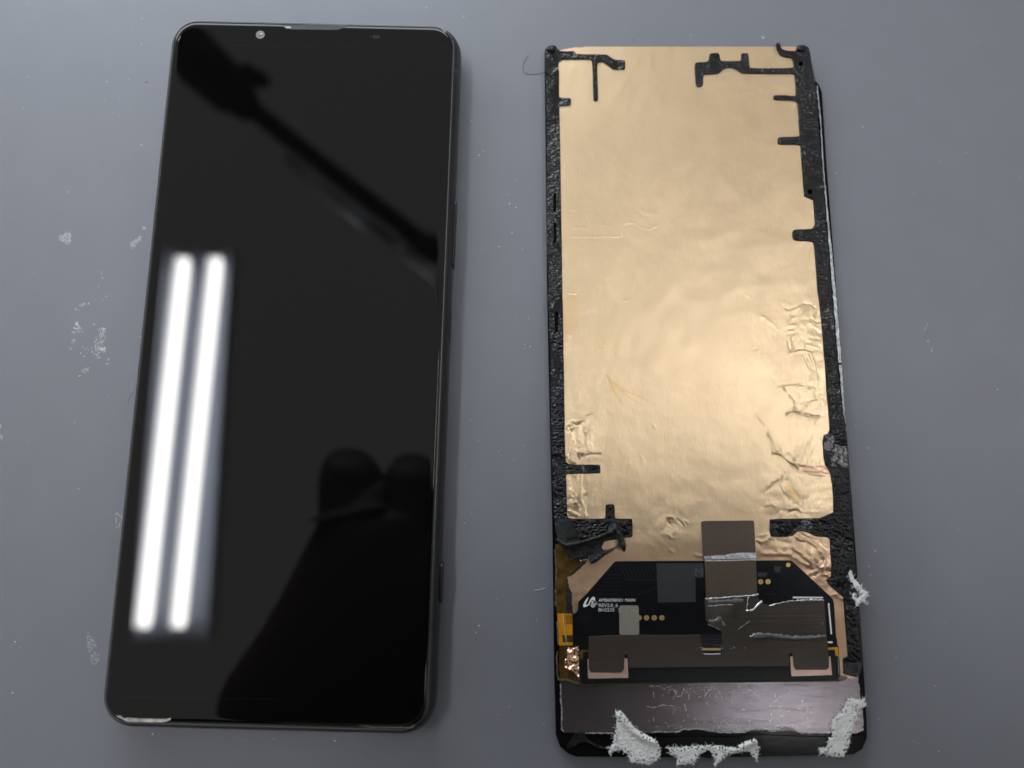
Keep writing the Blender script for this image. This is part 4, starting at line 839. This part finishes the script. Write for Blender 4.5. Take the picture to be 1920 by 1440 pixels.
# ------------------------------------------------------------------ torn paper fluff on the display
def scrap(label, poly, z0, hz, fib, folds_=(), grp='paper scraps on the removed display', seed=1.0, thr=.33):
    xs, ys = [q[0] for q in poly], [q[1] for q in poly]
    x0, x1, y0, y1 = min(xs) - 3, max(xs) + 3, min(ys) - 3, max(ys) + 3
    x, y = grid_px([(x0, y0), (x1, y0), (x1, y1), (x0, y1)], int((x1 - x0) / 1.1) + 2, int((y1 - y0) / 1.1) + 2)
    nn = vnoise(x, y, 4.0, seed, 2); nf = vnoise(x, y, 1.8, seed + 9, 1)
    d = segdist(x, y, poly + poly[:1]); k = inside(x, y, poly)
    sd = np.where(k, d, -d) + nn * 2.4 + nf * 0.9
    keep = (sd > 0) & ~((nf > thr) & (nn < -.12) & (sd < 9))
    z = z0 + hz * (0.5 + 0.22 * nn) * np.clip(sd / 6, 0, 1) + 0.015 * nf
    for pts, h, wd in folds_: z = z + h * np.exp(-(segdist(x, y, pts) / wd) ** 2)
    z = np.maximum(z, z0 + .02)
    ny_, nx_ = x.shape
    Vt = P_np(x, y, z).reshape(-1, 3); i = np.arange(ny_ * nx_).reshape(ny_, nx_)
    q = np.stack([i[:-1, :-1], i[:-1, 1:], i[1:, 1:], i[1:, :-1]], -1); kq = keep[:-1, :-1] & keep[:-1, 1:] & keep[1:, 1:] & keep[1:, :-1]
    q = q[kq]; used = np.unique(q); re = np.full(ny_ * nx_, -1); re[used] = np.arange(len(used))
    parts = [(Vt[used].tolist(), [tuple(r) for r in re[q].tolist()])]
    per = dense(poly + poly[:1], 1.6)
    cx0, cy0 = sum(xs) / len(xs), sum(ys) / len(ys)
    for _ in range(int(fib * 0.45)):                         # loose fibres at the torn edge
        j = random.randrange(len(per) - 1); a = per[j]; b = per[j + 1]
        nx_, ny2 = (b[1] - a[1]), -(b[0] - a[0]); l = math.hypot(nx_, ny2) or 1; sg = 1 if (nx_ * (a[0] - cx0) + ny2 * (a[1] - cy0)) > 0 else -1
        ln = random.uniform(2, 6.5); an = random.uniform(-.9, .9); ux, uy = sg * nx_ / l, sg * ny2 / l
        ux, uy = ux * math.cos(an) - uy * math.sin(an), ux * math.sin(an) + uy * math.cos(an)
        st = (a[0] - ux * 3, a[1] - uy * 3)
        pts = [st, (st[0] + ux * ln * .5 + 3 * ux, st[1] + uy * ln * .5 + 3 * uy), (st[0] + ux * (ln + 3) + random.uniform(-1, 1), st[1] + uy * (ln + 3) + random.uniform(-1, 1))]
        zz = z0 + random.uniform(.1, .5); parts.append(strip_px(pts, [.6, .45, .2], zz - .05, zz))
    o = obj('paper_scrap', *join(parts), M['paper'], None, sm=True)
    return tag(o, label, 'paper scrap', grp)
I7, I8 = (1010, 1260, 6), (1320, 1260, 6)
scrap('small fluffy white paper scrap on the black right edge beside the circuit board', Z(*Iz, [(1400, 680), (1450, 660), (1500, 780), (1570, 850), (1600, 910), (1690, 970), (1700, 1010), (1640, 1060), (1690, 1130), (1600, 1110), (1530, 1170), (1480, 1080), (1450, 980), (1490, 960), (1530, 1040), (1590, 985), (1500, 920), (1430, 800)]), 1.75, .5, 90, seed=2.0, thr=.6)
scrap('biggest white paper scrap, torn triangle at the left of the display bottom edge', Z(*I7, [(855, 430), (930, 430), (985, 500), (1080, 620), (1180, 680), (1330, 770), (1380, 850), (1375, 950), (1320, 1010), (1240, 1045), (1140, 1030), (1040, 1025), (1000, 930), (900, 880), (830, 900), (810, 960), (780, 890), (830, 790), (850, 700), (870, 590), (860, 500)]), 1.2, .5, 80,
      [(Z(*I7, [(900, 480), (960, 560), (1060, 670), (1180, 750), (1320, 800)]), .6, 6)], seed=5.0)
scrap('wide ragged white paper scrap hanging over the middle of the display bottom edge', Z(*I7, [(1425, 845), (1540, 840), (1700, 825), (1880, 815)]) + Z(*I8, [(80, 815), (250, 830), (380, 845), (410, 800), (560, 745), (600, 770), (635, 870), (615, 920), (600, 1020), (540, 950), (500, 890), (380, 915), (250, 950), (200, 1000), (130, 1065), (95, 1050), (130, 1000), (60, 890), (30, 880), (0, 930)]) + Z(*I7, [(1880, 890), (1800, 950), (1750, 1050), (1700, 1040), (1540, 1045), (1560, 980), (1490, 940)]), 1.1, .5, 90,
      [(Z(*I8, [(380, 870), (470, 830), (590, 790)]), .5, 6)], seed=8.0)
scrap('tall speckled white paper scrap on the lower right corner of the display', Z(*I8, [(1620, 290), (1680, 285), (1750, 310), (1810, 285), (1830, 320), (1820, 400), (1700, 430), (1730, 500), (1690, 560), (1690, 640), (1650, 720), (1640, 800), (1620, 880), (1580, 955), (1500, 960), (1380, 940), (1310, 925), (1290, 850), (1380, 850), (1400, 740), (1430, 700), (1425, 600), (1440, 530), (1530, 450), (1580, 370)]), 1.35, .4, 80, seed=11.0)

ZOFF = 0.0
# ------------------------------------------------------------------ marks and specks on the mat
def residue(label, blobs, m='residue', n=60, size=1.3, grp='dried residue marks on the mat', ring=False, z=0.05):
    parts = []
    for (x_, y_, rx, ry, ang) in blobs:
        c, s = math.cos(R(ang)), math.sin(R(ang))
        for _ in range(n):
            t = random.uniform(0, 2 * math.pi); r_ = random.uniform(.75, 1.05) if ring else math.sqrt(random.random())
            r_ *= 1 + .25 * math.sin(3 * t + x_)
            dx, dy = rx * r_ * math.cos(t), ry * r_ * math.sin(t)
            px, py = x_ + c * dx - s * dy, y_ + s * dx + c * dy
            k = random.randint(4, 7); q = random.uniform(.4, 1) * size; a0 = random.random() * 6
            zt_ = random.uniform(.4, 1.6) * z
            cpt = P(px, py, zt_); rim = [P(px + q * random.uniform(.6, 1.3) * math.cos(a0 + 6.283 * i / k), py + q * random.uniform(.6, 1.3) * math.sin(a0 + 6.283 * i / k), 0.004) for i in range(k)]
            parts.append(([cpt] + rim, [(0, 1 + i, 1 + (i + 1) % k) for i in range(k)]))
    o = obj('glue_residue', *join(parts), M[m]); return tag(o, label, 'glue residue', grp)
residue('round pale residue spot alone at the far left of the mat', [(124, 446, 11, 11, 0)], 'residue_faint', 150, 1.6)
residue('biggest crusty white residue patch, left of the phone', [(192, 622, 7, 10, 20), (187, 640, 9, 13, 25), (180, 657, 12, 13, 0), (193, 655, 6, 5, 0)], n=55, size=1.25)
residue('small knobbly residue blob left of the biggest crusty patch', [(145, 617, 10, 8, 0), (144, 607, 3, 3, 0)], n=45)
residue('thin speckled residue streak below the knobbly blob', [(137, 641, 3, 8, 15), (133, 654, 1.5, 2, 0)], n=22, size=1.0)
residue('slanted speckled residue patch below the biggest crusty patch', [(160, 694, 9, 5, -35), (149, 705, 1.5, 1.5, 0)], n=32, size=1.1)
residue('scattered tiny residue crumbs between the crusty patches', [(162, 656, 4, 3, 30), (152, 662, 1.5, 1.5, 0), (158, 668, 1, 1, 0), (155, 650, 1.2, 1, 0), (203, 673, 2, 2, 0), (201, 682, 2, 1.5, 0), (176, 608, 2.5, 1.5, 0)], n=8, size=1.0)
residue('curved dotted residue mark above the knobbly blob', [(144, 580, 4, 3, 0), (152, 572, 2.5, 3, 30), (158, 570, 2, 3, 0), (166, 569, 1.5, 1.5, 0)], n=12, size=1.1)
residue('faint vertical residue marks near the phone left edge', [(190, 512, 3, 4, 0), (192, 522, 1.2, 3, 0), (199, 556, 3, 2, -30), (193, 562, 1, 1, 0)], 'residue_faint', n=12, size=1.1)
residue('pale angular residue film touching the phone left edge', [(250, 458, 6, 9, 30), (256, 452, 10, 3.5, -30), (262, 446, 3, 4, 0), (271, 428, 2.4, 3, -40)], 'residue_faint', n=55, size=1.5)
residue('long scuffed residue stain at the phone lower left', [(170, 1205, 8, 16, -15), (177, 1232, 9, 14, -20)], 'residue_faint', n=70, size=1.5)
residue('pale ring shaped residue mark under the phone left edge', [(222, 975, 6, 14, 0)], 'residue_faint', n=60, size=1.3, ring=True)
residue('pale dotted residue mark at the left picture edge', [(3, 820, 3, 6, 0), (1, 800, 2, 4, 0)], 'residue_faint', n=30, size=1.1)
residue('faint residue marks right of the display, beside its silver edge', [(1735, 615, 3, 6, 0), (1741, 640, 3, 5, 0), (1747, 655, 2, 4, 0)], 'residue_faint', n=10, size=.9)
fine = []
for _ in range(420):                             # dust too fine and too many to count
    x_, y_ = random.uniform(-20, 1940), random.uniform(-10, 1450)
    r_ = random.choice([.5, .6, .7, .8, 1.0, 1.2]) * random.uniform(.6, 1.1)
    if random.random() < .6 and not (880 < x_ < 1020): continue
    fine.append((x_, y_, r_))
fine += [(265, 84, 1.3), (241, 148, 1), (265, 272, 1.6), (266, 34, .9), (1431, 71, 3.4), (1295, 66, .9), (869, 31, 1.5), (884, 226, 1), (898, 291, 1.8), (955, 382, 1.6), (967, 389, 1.5), (960, 436, 1.3), (898, 1173, 1.6), (628, 1389, 1.8), (286, 1376, 1.5), (1618, 238, 1.4), (1567, 325, 1.1), (1641, 1033, 1.2), (1629, 1062, 1.2), (1632, 1078, 1.1), (994, 650, 1.2), (1870, 730, 1.2)]
dp = []
for x_, y_, r_ in fine:
    c = P(x_, y_, .09); r_ *= .14
    dp.append(([(c[0] + r_, c[1], c[2]), (c[0] - r_, c[1] + .02, c[2]), (c[0], c[1] + r_ * .8, c[2]), (c[0], c[1] - r_, c[2]), (c[0], c[1], c[2] + r_ * .7), (c[0], c[1], 0.0)], [(0, 2, 4), (2, 1, 4), (1, 3, 4), (3, 0, 4), (2, 0, 5), (1, 2, 5), (3, 1, 5), (0, 3, 5)]))
tag(obj('dust', *join(dp), M['dust']), 'fine white dust specks scattered over the mat', 'dust', kind='stuff')
def strand(name, pts, r_, m, label, cat):
    pts = [P(a, b, .09) for a, b in pts]; return tag(obj(name, *tube(pts, r_, 5), M[m], sm=True), label, cat)
strand('hair', Z(*A_, [(203, 272), (170, 310), (140, 365), (128, 420), (140, 470), (170, 498), (220, 508), (290, 505), (350, 490), (385, 480)]), .05, 'hair', 'thin curved dark hair on the mat at the display top left corner', 'hair')
strand('fibre', Z(*I1, [(-60, 690), (0, 693), (50, 682), (108, 660)]), .06, 'dust', 'short white fibre on the mat left of the circuit board', 'fibre')
strand('fibre', [(1740, 606), (1734, 622), (1728, 634)], .045, 'residue', 'short pale fibre on the mat far right of the display', 'fibre')
strand('fibre', [(246, 714), (250, 734), (238, 752)], .04, 'residue', 'short pale fibre on the mat beside the phone left edge', 'fibre')
def crumb(label, x_, y_, r_, m):
    V, Fc = [], []; n = 7
    for q, z in ((1, .02), (1.0, .14), (.5, .26)): V += [tuple(np.array(P(x_, y_, z)) + np.array((r_ * q * math.cos(a) * random.uniform(.8, 1.2), r_ * q * math.sin(a) * random.uniform(.8, 1.2), 0))) for a in np.linspace(0, 2 * math.pi, n, False)]
    for l in range(2): Fc += [(l * n + i, l * n + (i + 1) % n, (l + 1) * n + (i + 1) % n, (l + 1) * n + i) for i in range(n)]
    Fc.append(tuple(2 * n + i for i in range(n)))
    tag(obj('crumb', V, Fc, M[m]), label, 'crumb')
crumb('tiny orange crumb on the mat left of the phone top', 273.5, 152, .27, 'crumb')
crumb('tiny dark crumb on the mat above the copper foil', 1188, 74, .2, 'hair')
crumb('tiny copper crumb on the mat at the right picture edge', 1859, 738, .2, 'crumb')
